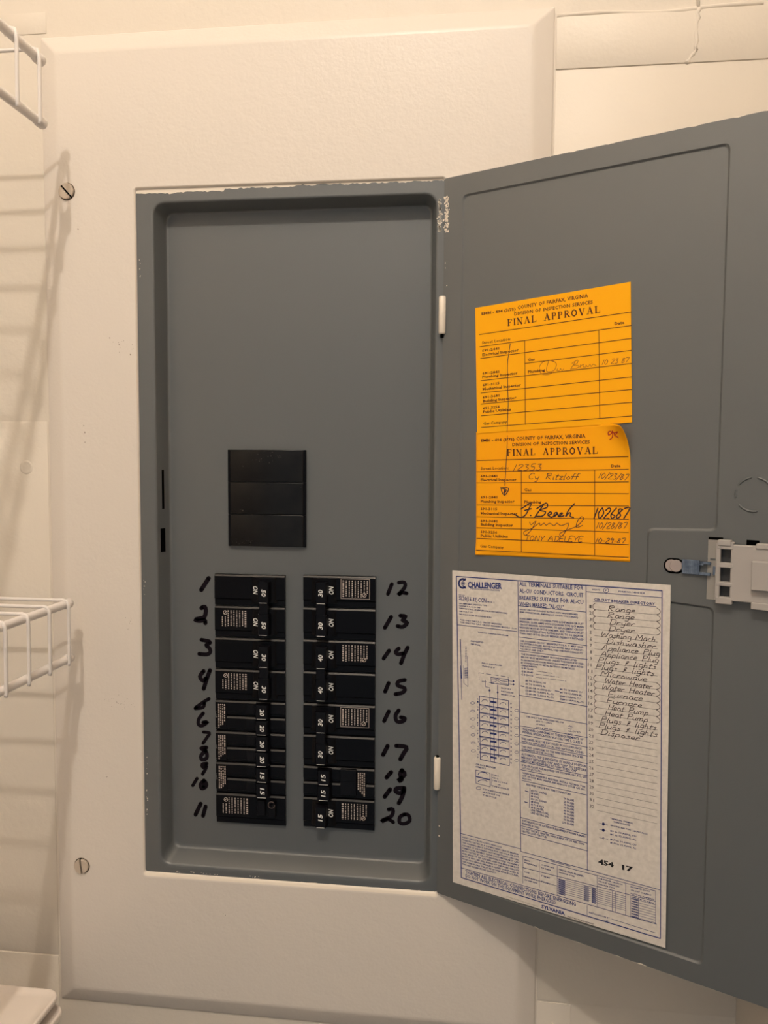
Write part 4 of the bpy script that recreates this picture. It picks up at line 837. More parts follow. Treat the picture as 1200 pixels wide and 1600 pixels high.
    [[1.283, -16.349, 1.274, -16.368, 1.248, -16.387, 1.212, -16.399, 1.176, -16.402, 1.149, -16.395, 1.139, -16.38, 1.149, -16.36, 1.175, -16.342, 1.211, -16.33, 1.247, -16.327, 1.274, -16.334, 1.283, -16.349], 0.011, 0],
    [[2.636, -16.339, 2.628, -16.358, 2.604, -16.375, 2.573, -16.387, 2.54, -16.389, 2.517, -16.382, 2.508, -16.367, 2.516, -16.348, 2.539, -16.331, 2.571, -16.32, 2.603, -16.317, 2.627, -16.324, 2.636, -16.339], 0.011, 0],
    [[1.301, -16.911, 1.75, -16.901, 1.767, -17.3, 1.314, -17.3, 1.301, -16.911], 0.015, 0],
    [[1.307, -17.1, 1.757, -17.095], 0.034, 0],
    [[1.372, -17.026, 1.39, -16.997, 1.423, -16.969, 1.468, -16.945, 1.519, -16.929, 1.57, -16.922, 1.615, -16.925, 1.649, -16.938, 1.667, -16.959], 0.019, 0],
    [[1.376, -17.242, 1.393, -17.216, 1.426, -17.19, 1.471, -17.168, 1.523, -17.152, 1.574, -17.145, 1.619, -17.146, 1.652, -17.156, 1.67, -17.174], 0.019, 0],
    [[1.794, -16.913, 1.799, -17.262], 0.009, 0],
    [[1.48, -17.405, 1.47, -17.429, 1.44, -17.452, 1.4, -17.467, 1.36, -17.471, 1.331, -17.463, 1.319, -17.444, 1.33, -17.419, 1.359, -17.397, 1.399, -17.381, 1.439, -17.378, 1.469, -17.386, 1.48, -17.405], 0.013, 0],
],
'card1': [
    [[1.188, -4.458, 5.453, -4.223], 0.018, 5],
    [[1.216, -4.799, 5.462, -4.558], 0.018, 5],
    [[1.243, -5.123, 5.471, -4.88], 0.018, 5],
    [[2.595, -5.337, 5.479, -5.177], 0.017, 5],
    [[1.262, -5.744, 5.498, -5.504], 0.018, 5],
    [[1.268, -6.084, 5.507, -5.841], 0.018, 5],
    [[1.273, -6.393, 5.516, -6.15], 0.018, 5],
    [[1.292, -6.723, 5.525, -6.474], 0.018, 5],
    [[1.306, -7.046, 5.534, -6.817], 0.018, 5],
    [[2.571, -4.718, 2.636, -6.987], 0.017, 5],
    [[4.625, -4.606, 4.704, -6.865], 0.016, 5],
    [[2.147, -4.777, 2.113, -5.028, 2.075, -5.338, 2.097, -6.045, 2.117, -6.438, 2.096, -7.187], 0.019, 4],
    [[3.42, -5.339, 3.257, -5.291, 3.074, -5.357, 3.007, -5.506, 3.08, -5.643, 3.265, -5.672, 3.425, -5.604], 0.013, 6],
    [[3.277, -5.292, 3.214, -5.574, 3.425, -5.574, 3.493, -5.4, 3.379, -5.306], 0.014, 6],
    [[3.536, -5.527, 3.505, -5.578, 3.586, -5.582, 3.604, -5.523, 3.65, -5.585, 3.697, -5.543], 0.013, 6],
    [[4.009, -5.373, 3.884, -5.572], 0.013, 6],
    [[3.919, -5.413, 4.074, -5.333, 4.064, -5.421, 3.96, -5.464, 4.117, -5.484, 4.06, -5.544, 3.883, -5.56], 0.013, 6],
    [[4.155, -5.456, 4.137, -5.529, 4.194, -5.473, 4.252, -5.462, 4.234, -5.527, 4.311, -5.52, 4.298, -5.472, 4.361, -5.527, 4.406, -5.463, 4.446, -5.524, 4.49, -5.468, 4.579, -5.51], 0.013, 6],
],
'card2': [
    [[1.162, -7.977, 5.471, -7.836], 0.018, 5],
    [[1.167, -8.294, 5.479, -8.164], 0.018, 5],
    [[1.172, -8.608, 5.488, -8.481], 0.018, 5],
    [[2.545, -8.86, 5.496, -8.784], 0.018, 5],
    [[1.182, -9.237, 5.505, -9.099], 0.018, 5],
    [[1.187, -9.573, 5.514, -9.436], 0.018, 5],
    [[1.192, -9.884, 5.523, -9.767], 0.018, 5],
    [[1.197, -10.188, 5.531, -10.083], 0.018, 5],
    [[1.202, -10.518, 5.54, -10.408], 0.018, 5],
    [[2.534, -8.261, 2.577, -10.486], 0.017, 5],
    [[4.596, -8.191, 4.65, -10.414], 0.017, 5],
    [[2.098, -7.275, 2.093, -7.711, 2.049, -8.667], 0.019, 4],
    [[1.918, -8.731, 2.168, -8.736, 2.041, -8.939, 1.936, -8.75, 2.103, -8.786, 2.017, -8.868, 2.068, -8.755, 2.044, -8.907], 0.028, 4],
    [[2.545, -9.295, 2.839, -9.118, 2.779, -9.278, 2.676, -9.46, 2.528, -9.526, 2.355, -9.446], 0.035, 4],
    [[2.653, -9.33, 2.85, -9.275], 0.035, 4],
    [[2.825, -9.453, 2.846, -9.464], 0.035, 4],
    [[3.195, -9.163, 2.952, -9.506], 0.035, 4],
    [[3.01, -9.268, 3.276, -9.102, 3.307, -9.217, 3.094, -9.304, 3.269, -9.343, 3.18, -9.456, 3.014, -9.472], 0.035, 4],
    [[3.337, -9.441, 3.446, -9.374, 3.392, -9.338, 3.328, -9.41, 3.42, -9.476, 3.509, -9.441, 3.609, -9.351, 3.524, -9.363, 3.509, -9.46, 3.613, -9.382, 3.639, -9.458, 3.75, -9.353, 3.678, -9.371, 3.672, -9.456, 3.784, -9.42], 0.035, 4],
    [[4.072, -9.091, 3.909, -9.277, 3.833, -9.449, 3.911, -9.353, 3.974, -9.343, 3.96, -9.428, 4.052, -9.454], 0.034, 4],
    [[2.807, -9.631, 2.851, -9.715, 2.996, -9.602, 2.854, -9.865, 2.687, -10.013, 2.643, -9.917, 2.853, -9.826, 3.019, -9.707, 3.101, -9.655, 3.124, -9.725, 3.226, -9.649, 3.289, -9.704, 3.391, -9.641, 3.515, -9.704, 3.595, -9.63, 3.717, -9.693, 3.917, -9.614, 3.88, -9.769, 3.744, -9.97, 3.682, -9.904, 3.92, -9.786, 4.156, -9.678, 4.329, -9.486, 4.268, -9.425, 4.162, -9.563, 4.138, -9.717, 4.313, -9.65], 0.018, 4],
    [[5.017, -7.191, 4.943, -7.209, 4.945, -7.293, 5.03, -7.246, 5.062, -7.173, 5.051, -7.338, 4.978, -7.404], 0.024, 7],
    [[5.092, -7.21, 5.133, -7.332], 0.024, 7],
    [[5.112, -7.236, 5.24, -7.194, 5.15, -7.284, 5.226, -7.358], 0.024, 7],
],
}
MK = {
1: [0.119, [[-7.252, -11.718, -7.5, -12.098]]],
2: [0.117, [[-7.497, -12.673, -7.387, -12.627, -7.35, -12.77, -7.411, -12.959, -7.574, -13.007, -7.708, -13.055, -7.545, -13.079, -7.397, -13.045, -7.374, -13.146]]],
3: [0.107, [[-7.506, -13.685, -7.344, -13.708, -7.211, -13.753, -7.36, -13.854, -7.251, -13.937, -7.223, -14.066, -7.333, -14.143, -7.585, -14.138]]],
4: [0.113, [[-7.442, -14.685, -7.568, -14.865, -7.474, -14.992, -7.369, -14.915], [-7.234, -14.648, -7.325, -14.884, -7.447, -15.254]]],
5: [0.093, [[-7.275, -15.568, -7.472, -15.69, -7.716, -15.873], [-7.427, -15.717, -7.474, -15.853, -7.732, -15.903]]],
6: [0.099, [[-7.47, -16.046, -7.614, -16.232, -7.631, -16.411, -7.51, -16.45, -7.327, -16.314, -7.478, -16.345]]],
7: [0.088, [[-7.466, -16.657, -7.264, -16.677, -7.347, -16.816, -7.485, -17.017]]],
8: [0.105, [[-7.371, -17.152, -7.562, -17.185, -7.381, -17.296, -7.368, -17.49, -7.526, -17.558, -7.555, -17.425, -7.396, -17.252]]],
9: [0.094, [[-7.363, -17.67, -7.521, -17.708, -7.492, -17.812, -7.37, -17.73, -7.417, -17.868, -7.509, -18.023]]],
10: [0.089, [[-7.693, -18.178, -7.839, -18.419], [-7.465, -18.216, -7.588, -18.359, -7.553, -18.508, -7.413, -18.454, -7.375, -18.332, -7.465, -18.231, -7.483, -18.443]]],
11: [0.111, [[-7.579, -18.999, -7.757, -19.373], [-7.418, -19.08, -7.507, -19.397]]],
12: [0.097, [[-1.474, -11.753, -1.597, -12.068], [-1.264, -11.707, -1.093, -11.697, -1.083, -11.852, -1.285, -12.091, -1.168, -12.01, -1.019, -12.03]]],
13: [0.104, [[-1.489, -12.768, -1.683, -13.113], [-1.209, -12.722, -1.038, -12.739, -1.146, -12.858, -0.99, -12.934, -1.129, -13.064, -1.291, -13.044]]],
14: [0.104, [[-1.544, -13.813, -1.715, -14.065], [-1.248, -13.739, -1.341, -13.847, -1.272, -13.917, -1.107, -13.885], [-0.974, -13.698, -1.075, -13.916, -1.176, -14.196]]],
15: [0.105, [[-1.553, -14.824, -1.661, -15.102], [-1.053, -14.709, -1.24, -14.758, -1.277, -14.886, -1.051, -14.971, -1.113, -15.101, -1.337, -15.164]]],
16: [0.105, [[-1.541, -15.71, -1.687, -16.026], [-1.233, -15.665, -1.333, -15.835, -1.287, -16.017, -1.112, -16.009, -1.037, -15.91, -1.169, -15.884]]],
17: [0.112, [[-1.571, -16.804, -1.711, -17.093], [-1.303, -16.79, -0.98, -16.812, -1.066, -17.002, -1.174, -17.206]]],
18: [0.112, [[-1.455, -17.626, -1.602, -17.808], [-1.118, -17.543, -1.18, -17.681, -1.122, -17.845, -1.232, -17.884, -1.029, -17.679, -1.118, -17.565]]],
19: [0.113, [[-1.483, -18.175, -1.655, -18.424], [-1.041, -18.107, -1.278, -18.131, -1.309, -18.236, -1.15, -18.275, -1.041, -18.156, -1.118, -18.418, -1.211, -18.601]]],
20: [0.101, [[-1.526, -18.824, -1.393, -18.806, -1.43, -19.019, -1.683, -19.158, -1.73, -19.216, -1.54, -19.129, -1.381, -19.217], [-1.035, -18.946, -1.17, -19.035, -1.181, -19.214, -1.032, -19.246, -0.866, -19.139, -0.908, -18.96, -1.035, -18.946]]],
}

# ------------------------------------------------------------------ the closet
YW = .32                                               # wall plane; the panel cover's face is y = 0
XL, XR, ZF, ZC, YB = -24.5, 8.87, -66, 36.5, -60
wb = MB(); o_ = [(XL, ZF), (XR, ZF), (XR, ZC), (XL, ZC)]; h_ = [(-11.7, -25.3), (2.55, -25.3), (2.55, 4.3), (-11.7, 4.3)]
wb.loops([lift(o_, YW), lift(h_, YW), lift(h_, YW+3)], smooth=False)
wb.add([(-11.7, YW+3, -25.3), (2.55, YW+3, -25.3), (2.55, YW+3, 4.3), (-11.7, YW+3, 4.3)], [[0, 1, 2, 3]])
wall = tag(obj('wall_back', wb, M_wall), kind='structure')
def patch(x0, x1, z0, z1, t=.03, bv=.02):
    m = MB(); m.box(x0, x1, YW-t, YW+.02, z0, z1, bv, 2, True); return obj('drywall_patch', m, M_wall, wall)
patch(3.09, XR-.02, 2.98, 4.40, .035); patch(3.09, XR-.02, -24.33, 2.96, .02, .012); patch(XL+.02, -12.29, -24.17, -6.86, .02, .012)
patch(-13.42, -12.05, 4.80, 5.42, .02, .012); patch(XL+.02, -12.30, -36, -24.22, .035)
patch(3.09, 4.1, -30, -24.37, .02, .012)
m = MB()                                               # painted-over caulk ridges
for z0, x0, z1, x1, r in ((7.5, 6.95, 4.4, 6.90, .07), (4.4, 6.90, 3.3, 6.86, .085), (3.3, 6.86, 2.98, 6.62, .07)):
    n = 9
    m.tube([(x0+(x1-x0)*i/n+random.uniform(-.03, .03), YW-.01, z0+(z1-z0)*i/n) for i in range(n+1)], [r*random.uniform(.45, 1.1) for _ in range(n+1)], 8)
obj('caulk_ridge', m, M_wall, wall)
m = MB(); m.tube([(3.1+i*.55, YW+.025, 4.42+.05*math.sin(i*.9)) for i in range(11)], [.07*random.uniform(.7, 1.2) for _ in range(11)], 8); obj('caulk_ridge', m, M_wall, wall)
m = MB(); m.tube([(3.1+i*.09, YW+.0, -24.36+random.uniform(-.015, .015)) for i in range(11)], [.028*random.uniform(.6, 1.2) for _ in range(11)], 6)
m.tube([(3.55+i*.05, YW-.01, -25.0-.05*i+random.uniform(-.03, .03)) for i in range(6)], .03, 6); obj('paint_crack', m, M_lip, wall)
m = MB(); n = 20                                        # filled screw dimple
m.loops([[(-13.02+r*math.cos(2*math.pi*k/n), y, -8.29+r*math.sin(2*math.pi*k/n)) for k in range(n)] for r, y in ((.24, YW+.0), (.21, YW-.03), (.17, YW-.04), (.13, YW-.03))], cap1=True); obj('filled_screw_hole', m, M_wall, wall)
m = MB(); m.box(XL-.5, XL, YB, YW, ZF, ZC); tag(obj('wall_left', m, M_wall), kind='structure')
m = MB(); m.box(XR, XR+.5, YB, YW, ZF, ZC); tag(obj('wall_right', m, M_wall), kind='structure')
m = MB(); m.box(XL, XR, YB, YW, ZC, ZC+.5); tag(obj('ceiling', m, M_wall), kind='structure')
m = MB(); m.box(XL, XR, YB, YW, ZF-.5, ZF); tag(obj('floor', m, M_floor), kind='structure')
# ------------------------------------------------------------------ electrical panel
PB = (0, .45, -25.7)
panel = tag(empty('electrical_panel', PB), 'open grey breaker panel set in a large cream-painted metal cover', 'electrical panel')
cv = MB(); X0, X1, Z0, Z1 = -12.20, 3.03, -25.62, 4.65
def fr(i, y, r=.12, e=(0, 0, 0, 0)): return lift(rrect(X0+i, X1-i, Z0+i, Z1-i, r), y)
op = lambda d, y, r, e=0: lift(rrect(-9.20+d, .05-d, -21.03+d-e, .04-d, r), y)
cv.loops([fr(0, YW, .03), fr(0, YW-.05, .03), fr(.03, YW-.07, .04), fr(.50, .03, .10), fr(.56, .008, .12), fr(.64, 0, .14), op(-.05, 0, .12, .10), op(-.02, .01, .10, .08), op(0, .03, .09, .05), op(.012, .05, .08, .02), op(.02, .10, .07, 0)], flat=(5,))
obj('cover', cv, M_cover, panel, PB)
lp = MB(); lp.loops([op(-.022, .006, .10, .08), op(-.004, .026, .09, .05), op(.008, .047, .08, .02), op(.014, .079, .07, 0)])
obj('opening_lip', lp, M_lip, panel, PB)
ip = MB()
rim = dict(x0=-8.66, x1=-.20, z0=-20.74, z1=-.38); flo = dict(x0=-8.49, x1=-.36, z0=-20.44, z1=-.52)
def mixr(t, y, r): return lift(rrect(*[rim[k]+(flo[k]-rim[k])*t for k in ('x0', 'x1', 'z0', 'z1')], r), y)
ip.loops([lift(rrect(-9.25, .09, -21.09, .08, .05), .08), mixr(-.45, .08, .40), mixr(-.2, .085, .37), mixr(-.05, .10, .34), mixr(.06, .135, .32), mixr(.85, .62, .26), mixr(.93, .665, .24), mixr(1.08, .69, .22), mixr(1.35, .70, .2)], cap1=True, flat=(0,))
inner = obj('inner_panel', ip, M_gray, panel, PB)
for za, zb, ya, yb in ((-8.33, -9.54, .33, .42), (-10.14, -10.88, .24, .45)):
    m = MB()
    xs = lambda y: -8.66+.17*(.06+.79*(y-.135)/.485)+.012
    m.add([(xs(ya), ya, za), (xs(yb), yb, za), (xs(yb), yb, zb), (xs(ya), ya, zb), (xs(ya)-.02, ya, za), (xs(yb)-.02, yb, za), (xs(yb)-.02, yb, zb), (xs(ya)-.02, ya, zb)],
          [[0, 1, 2, 3], [7, 6, 5, 4], [0, 4, 5, 1], [1, 5, 6, 2], [2, 6, 7, 3], [3, 7, 4, 0]])
    obj('strike_slot', m, M_hole, inner, PB)
fy = .70
for n_, (w, pls) in MK.items():                         # the felt-pen numbers beside the breakers
    m = MB(); m.flat = True
    for pl in pls: ribbon(m, [(pl[i], pl[i+1]) for i in range(0, len(pl), 2)], w*1.2, lambda a, b: (a, fy-.004, b))
    o = obj('marker_number', m, M_marker, inner, PB); o['label'] = 'handwritten number %d in black marker' % n_
# cream paint lapped over the grey flange
m = MB(); m.flat = True; x = -9.19; n = 150; top = []; bot = []
for i in range(n+1):
    xx = -9.19+9.2*i/n; t = i/n
    th_ = (.13 if t < .3 else .07 if t < .55 else .035 if t < .7 else .05)+.035*noise.noise(Vector((xx*3, 0, 0)))+random.uniform(-.018, .018)
    top.append((xx, .076, .05)); bot.append((xx, .076, .03-max(.01, th_)))
m.add(top+bot, [[i, i+1, n+1+i+1, n+1+i] for i in range(n)]); obj('paint_overlap', m, M_lip, panel, PB); m = MB(); m.flat = True
n2 = 60; tp = [(-9.15+9.1*i/n2, .076, -21.06) for i in range(n2+1)]; bt = [(-9.15+9.1*i/n2, .076, -21.03+max(0, random.uniform(-.02, .03))) for i in range(n2+1)]
m.add(tp+bt, [[i, i+1, n2+1+i+1, n2+1+i] for i in range(n2)])
obj('paint_overlap', m, M_lip, panel, PB)
def blobs(spots, yf, mt, parent, base, name, plane=None):
    m = MB(); m.flat = True
    for x, z, r in spots:
        k = random.randint(5, 7); a0 = random.random()*6
        m.add([(x+r*random.uniform(.5, 1.2)*math.cos(a0+2*math.pi*i/k), yf, z+r*random.uniform(.5, 1.3)*math.sin(a0+2*math.pi*i/k)) for i in range(k)], [list(range(k))])
    o = obj(name, m, mt, parent, base); o['kind'] = 'stuff'; return o
sp = [(-.10+random.gauss(0, .025), random.uniform(-.55, -1.45), random.uniform(.012, .035)) for _ in range(90)]
sp += [(-9.12+abs(random.gauss(0, .03)), random.choice([-2.3, -18.4, -19.0, -17.6, -12])+random.uniform(-.3, .3), random.uniform(.008, .022)) for _ in range(26)]
sp += [(random.uniform(-8.2, -5.5), -20.98+random.uniform(0, .05), random.uniform(.01, .02)) for _ in range(22)]
blobs(sp, .075, M_lip, panel, PB, 'paint_fleck')
def px_scuff(c, n, sx, sz, r=.012): return [(random.gauss(c[0], sx), random.gauss(c[1], sz), random.uniform(r*.5, r*1.3)) for _ in range(n)]
sc_ = px_scuff((-9.95, -15.6), 26, .28, .12)+px_scuff((-9.55, -12.9), 8, .06, .2)+px_scuff((-9.6, -4.6), 12, .25, .12)+[(-10.05, -4.35, .02), (-9.75, -4.55, .02), (-9.4, -4.85, .025), (-11.0, -1.1, .03), (-10.9, -7.2, .03), (-10.93, -7.0, .02), (-10.9, -7.5, .022)]+px_scuff((-10.4, -18.0), 6, .06, .06)+px_scuff((-6.4, -22.2), 4, .12, .02)
blobs(sc_, -.003, M_speck, panel, PB, 'scuff_mark')
# cover screws
for x, z, ang, hz in ((-11.33, .02, -48, 0), (-11.27, -20.95, -83, 0)):
    m = MB(); n = 24; r = .235
    m.loops([[(x+q*math.cos(2*math.pi*k/n), y, z+q*math.sin(2*math.pi*k/n)) for k in range(n)] for q, y in ((r+.035, 0.0), (r+.03, -.006), (r, .0))], smooth=False)
    ca, sa = math.cos(math.radians(ang)), math.sin(math.radians(ang)); hw = .028
    # head in two halves with a real slot between them
    for sgn in (1, -1):
        arc = []
        a0 = math.asin(hw/r)
        for k in range(13):
            a = a0+(math.pi-2*a0)*k/12; arc.append((r*math.cos(a), r*math.sin(a)*sgn))
        fro = [(u*.93, (v-hw*sgn)*.93+hw*sgn) for u, v in arc]
        def tr(u, v, y): return (x+u*ca-v*sa, y, z+u*sa+v*ca)
        m.loops([[tr(u, v, -.002) for u, v in arc], [tr(u, v, -.06) for u, v in arc], [tr(u, v, -.085) for u, v in fro]], cap1=True, smooth=False)
    s_ = obj('screw', m, M_screw, panel, PB)
    m = MB(); m.add([(x+(r+.03)*math.cos(2*math.pi*k/n), -.004, z+(r+.03)*math.sin(2*math.pi*k/n)) for k in range(n)], [list(range(n))]); obj('screw_recess', m, M_hole, s_, PB)
for za, zb in ((-3.29, -4.36), (-16.80, -17.78)):        # painted hinge knuckles
    m = MB(); m.tube([(.01, -.03, za), (.01, -.03, za-.03), (.01, -.03, zb+.03), (.01, -.03, zb)], [.085, .105, .105, .085], 14); obj('hinge', m, M_lip, panel, PB)
    for z_, e_ in (((zb, -.10),) if za > -9 else ((za, .05),)):
        m = MB(); m.tube([(.01, -.03, z_), (.01, -.03, z_+e_)], .047, 8); obj('hinge_pin', m, M_hole, panel, PB)
# ------------------------------------------------------------------ door, opened to the right
TH = math.radians(26.727)
DW, DZ0, DZ1 = 9.30, -20.99, -.0
P = [(.61, -.54), (7.665, -.54), (7.665, -9.62), (6.045, -9.68), (6.045, -11.40), (7.655, -11.46), (7.68, -20.48), (.62, -20.50)]
outer = rrect(.035, DW, DZ0, DZ1, .06)
bmd = bmesh.new()
def ring(pts, y): vs = [bmd.verts.new((a, y, b)) for a, b in pts]; return vs, [bmd.edges.new((vs[i], vs[(i+1) % len(vs)])) for i in range(len(vs))]
ov, oe = ring(outer, 0)
l0v, l0e = ring(round_poly(P, .16), 0)
bmesh.ops.triangle_fill(bmd, use_beauty=True, edges=oe+l0e)
prev = l0v
for d, y in ((.012, .006), (.028, .026), (.045, .044), (.062, .05)):
    v_, e_ = ring(round_poly(inset_poly(P, d), .16 if d < .05 else .16), y)
    for i in range(len(v_)):
        j = (i+1) % len(v_); f = bmd.faces.new((prev[i], prev[j], v_[j], v_[i])); f.smooth = True
    prev = v_
bmd.faces.new(prev)
side = []
b0, _ = ring([(a, b) for a, b in outer], .09)
for i in range(len(ov)):
    j = (i+1) % len(ov); f = bmd.faces.new((ov[j], ov[i], b0[i], b0[j])); f.material_index = 1
f = bmd.faces.new(b0); f.material_index = 1
bmesh.ops.recalc_face_normals(bmd, faces=bmd.faces)
for v in bmd.verts: v.co = Vector((v.co.x*U, v.co.y*U, v.co.z*U))
me = bpy.data.meshes.new('door'); bmd.to_mesh(me); bmd.free(); me.materials.append(M_gray); me.materials.append(M_cover)
door = bpy.data.objects.new('door', me); S.collection.objects.link(door); door.parent = panel
door.location = ((0-PB[0])*U, (0-PB[1])*U, (0-PB[2])*U); door.rotation_euler.z = -TH
door['label'] = 'grey door of the panel swung open to the right'
def dobj(name, mb, m): return obj(name, mb, m, door, (0, 0, 0))
n = 90; sg = [3.2+5.85*i/n for i in range(n+1)]
for zt, sgn in ((DZ1+.004, -1), (DZ0-.004, 1)):
    m = MB(); m.flat = True
    a_ = [(s, -.003, zt) for s in sg]; b_ = [(s, -.003, zt+sgn*max(.0, -.004+.045*noise.noise(Vector((s*3, sgn*5, 0)))+random.uniform(-.008, .008))) for s in sg]
    m.add(a_+b_, [[i, i+1, n+1+i+1, n+1+i] for i in range(n)]); dobj('paint_overlap', m, M_lip)
blobs([(.11+random.gauss(0, .035), random.uniform(-.5, -1.5), random.uniform(.012, .040)) for _ in range(95)]+[(.09, -2.35, .02), (.09, -2.5, .015), (.15, -3.0, .02), (.10, -19.2, .025), (.10, -18.9, .02)], -.003, M_lip, door, (0, 0, 0), 'paint_fleck')
# pressed ring, latch slot, pin, clip and slide
m = MB()
for a0, a1 in ((35, 82), (98, 150), (215, 285), (-20, 20), (165, 195)):
    n = 12; m.tube([(8.44+.40*math.cos(math.radians(a0+(a1-a0)*i/n)), -.001, -8.71+.40*math.sin(math.radians(a0+(a1-a0)*i/n))) for i in range(n+1)], [.004]+[.024]*(n-1)+[.004], 6)
dobj('knockout_ring', m, M_gray)
m = MB(); m.loops([lift(rrect(6.43, 6.93, -10.72, -10.34, .185, 8), y) for y in (-.004, -.0041)], cap1=True, smooth=False); dobj('pin_slot', m, M_hole)
m = MB(); n = 20
for cx, y0, y1 in ((6.62, -.006, -.02), (6.735, -.006, -.05)):
    m.loops([[(cx+r*math.cos(2*math.pi*k/n), y, -10.525+r*math.sin(2*math.pi*k/n)) for k in range(n)] for r, y in ((.15, y0), (.15, y1), (.135, y1-.01))], cap1=True)
dobj('latch_pin', m, M_pin)
m = MB(); m.box(6.88, 7.30, -.07, -.03, -10.70, -10.34, .012); m.box(7.29, 7.56, -.10, -.04, -10.43, -10.36, .01); m.box(7.29, 7.56, -.10, -.04, -10.70, -10.62, .01); m.box(7.29, 7.40, -.10, -.03, -10.46, -10.36, .01)
for i in range(8): m.box(6.94+.043*i, 6.955+.043*i, -.076, -.066, -10.67, -10.37)
m.box(7.60, 7.70, -.06, -.02, -10.68, -10.46, .01)
dobj('metal_clip', m, M_clip)
m = MB(); m.box(7.47, 7.85, -.012, -.002, -9.83, -10.27, .004); m.box(7.47, 7.85, -.012, -.002, -10.27-.06, -11.27, .004); m.box(7.47, 7.52, -.013, -.001, -9.85, -11.25)
dobj('latch_plate', m, M_latch2)
m = MB(); m.box(7.47, 7.80, -.008, .0, -9.76, -9.83); m.box(8.32, 8.60, -.008, 0, -9.78, -9.90); dobj('latch_recess', m, M_hole)
m = MB(); m.box(7.74, 8.0, -.03, -.004, -9.98, -11.15); dobj('latch_spring_well', m, M_well)
m = MB()
m.box(7.70, 7.78, -.20, -.02, -9.90, -11.22, .015); 
for za, zb in ((-9.84, -10.02), (-10.34, -10.46), (-10.80, -10.90), (-11.16, -11.33)): m.box(7.71, 8.08, -.21, -.02, zb, za, .018)
m.box(8.02, 9.2, -.20, -.02, -11.24, -9.90, .02); m.box(7.72, 8.02, -.23, -.02, -9.94, -9.80, .015); m.box(8.56, 9.0, -.23, -.02, -9.96, -9.84, .015); m.box(8.5, 9.2, -.23, -.02, -11.38, -11.22, .015)
m.box(8.50, 9.2, -.34, -.18, -10.92, -10.24, .02)
dobj('slide_latch', m, M_latch)
# ------------------------------------------------------------------ papers on the door
def papers(name, label, cat, corners, y0, mt, key, curl=None, group=None, th_=.008):
    root = empty(name, (0, 0, 0), -TH); tag(root, label, cat, group)
    bs, bz = corners[3]; root.location = Vector((bs*math.cos(TH), -bs*math.sin(TH), bz))*U
    base = (bs, 0, bz)
    def f3(s, z, off=0.0):
        if curl: return curl(s, z, y0, off)
        return (s, y0-off, z)
    m = MB(); nx, nz = (70, 60) if curl else (2, 2)
    TL, TR, BR, BL = [Vector(c) for c in corners]
    for side_ in (0, 1):
        vs = []
        for j in range(nz+1):
            for i in range(nx+1):
                a, b = i/nx, j/nz; q = (TL*(1-a)+TR*a)*(1-b)+(BL*(1-a)+BR*a)*b
                vs.append(f3(q.x, q.y, th_ if side_ == 0 else 0))
        m.add(vs, [[j*(nx+1)+i, j*(nx+1)+i+1, (j+1)*(nx+1)+i+1, (j+1)*(nx+1)+i][::(1 if side_ else -1)] for j in range(nz) for i in range(nx)], smooth=bool(curl))
    N = (nx+1)*(nz+1); bd = [i for i in range(nx+1)]+[j*(nx+1)+nx for j in range(1, nz+1)]+[nz*(nx+1)+i for i in range(nx-1, -1, -1)]+[j*(nx+1) for j in range(nz-1, 0, -1)]
    for a, b in zip(bd, bd[1:]+bd[:1]): m.f.append([a, b, b+N, a+N]); m.sm.append(False); m.mi.append(0)
    obj('sheet', m, mt, root, base)
    lay_print(key, lambda a, b: f3(a, b, th_+.004), root, base)
    return root
def curl2(s, z, y, off):
    # top right corner rolls toward the viewer
    d = ((s-4.98)*.75+(z+7.50)*.66); e = max(0, (1.55-s)+(-10.35-z))*.7
    y -= e*e*.3
    if d <= 0: return (s, y-off, z)
    R = .62; a = min(d/R, 1.1); k = R*math.sin(a)-d; nn = off*math.sin(a)
    return (s+(k-nn)*.75, y-R*(1-math.cos(a))-off*math.cos(a), z+(k-nn)*.66)
papers('directory_label', 'large off-white printed circuit directory sheet with blue print on the open door', 'label', [(.444, -11.162), (6.614, -11.014), (6.764, -20.334), (.594, -20.483)], -.003, M_paper, 'label')
papers('inspection_card', 'upper orange final approval card, flat and mostly unfilled', 'card', [(1.056, -3.71), (5.408, -3.475), (5.536, -6.98), (1.171, -7.209)], .030, M_orange, 'card1', None, 'orange inspection cards on the door')
papers('inspection_card', 'lower orange final approval card with signatures and a curled top right corner', 'card', [(1.131, -7.175), (5.50, -6.98), (5.60, -7.624), (1.185, -10.659)][:2]+[(5.575, -10.52), (1.185, -10.659)], .044, M_orange2, 'card2', curl2, 'orange inspection cards on the door')
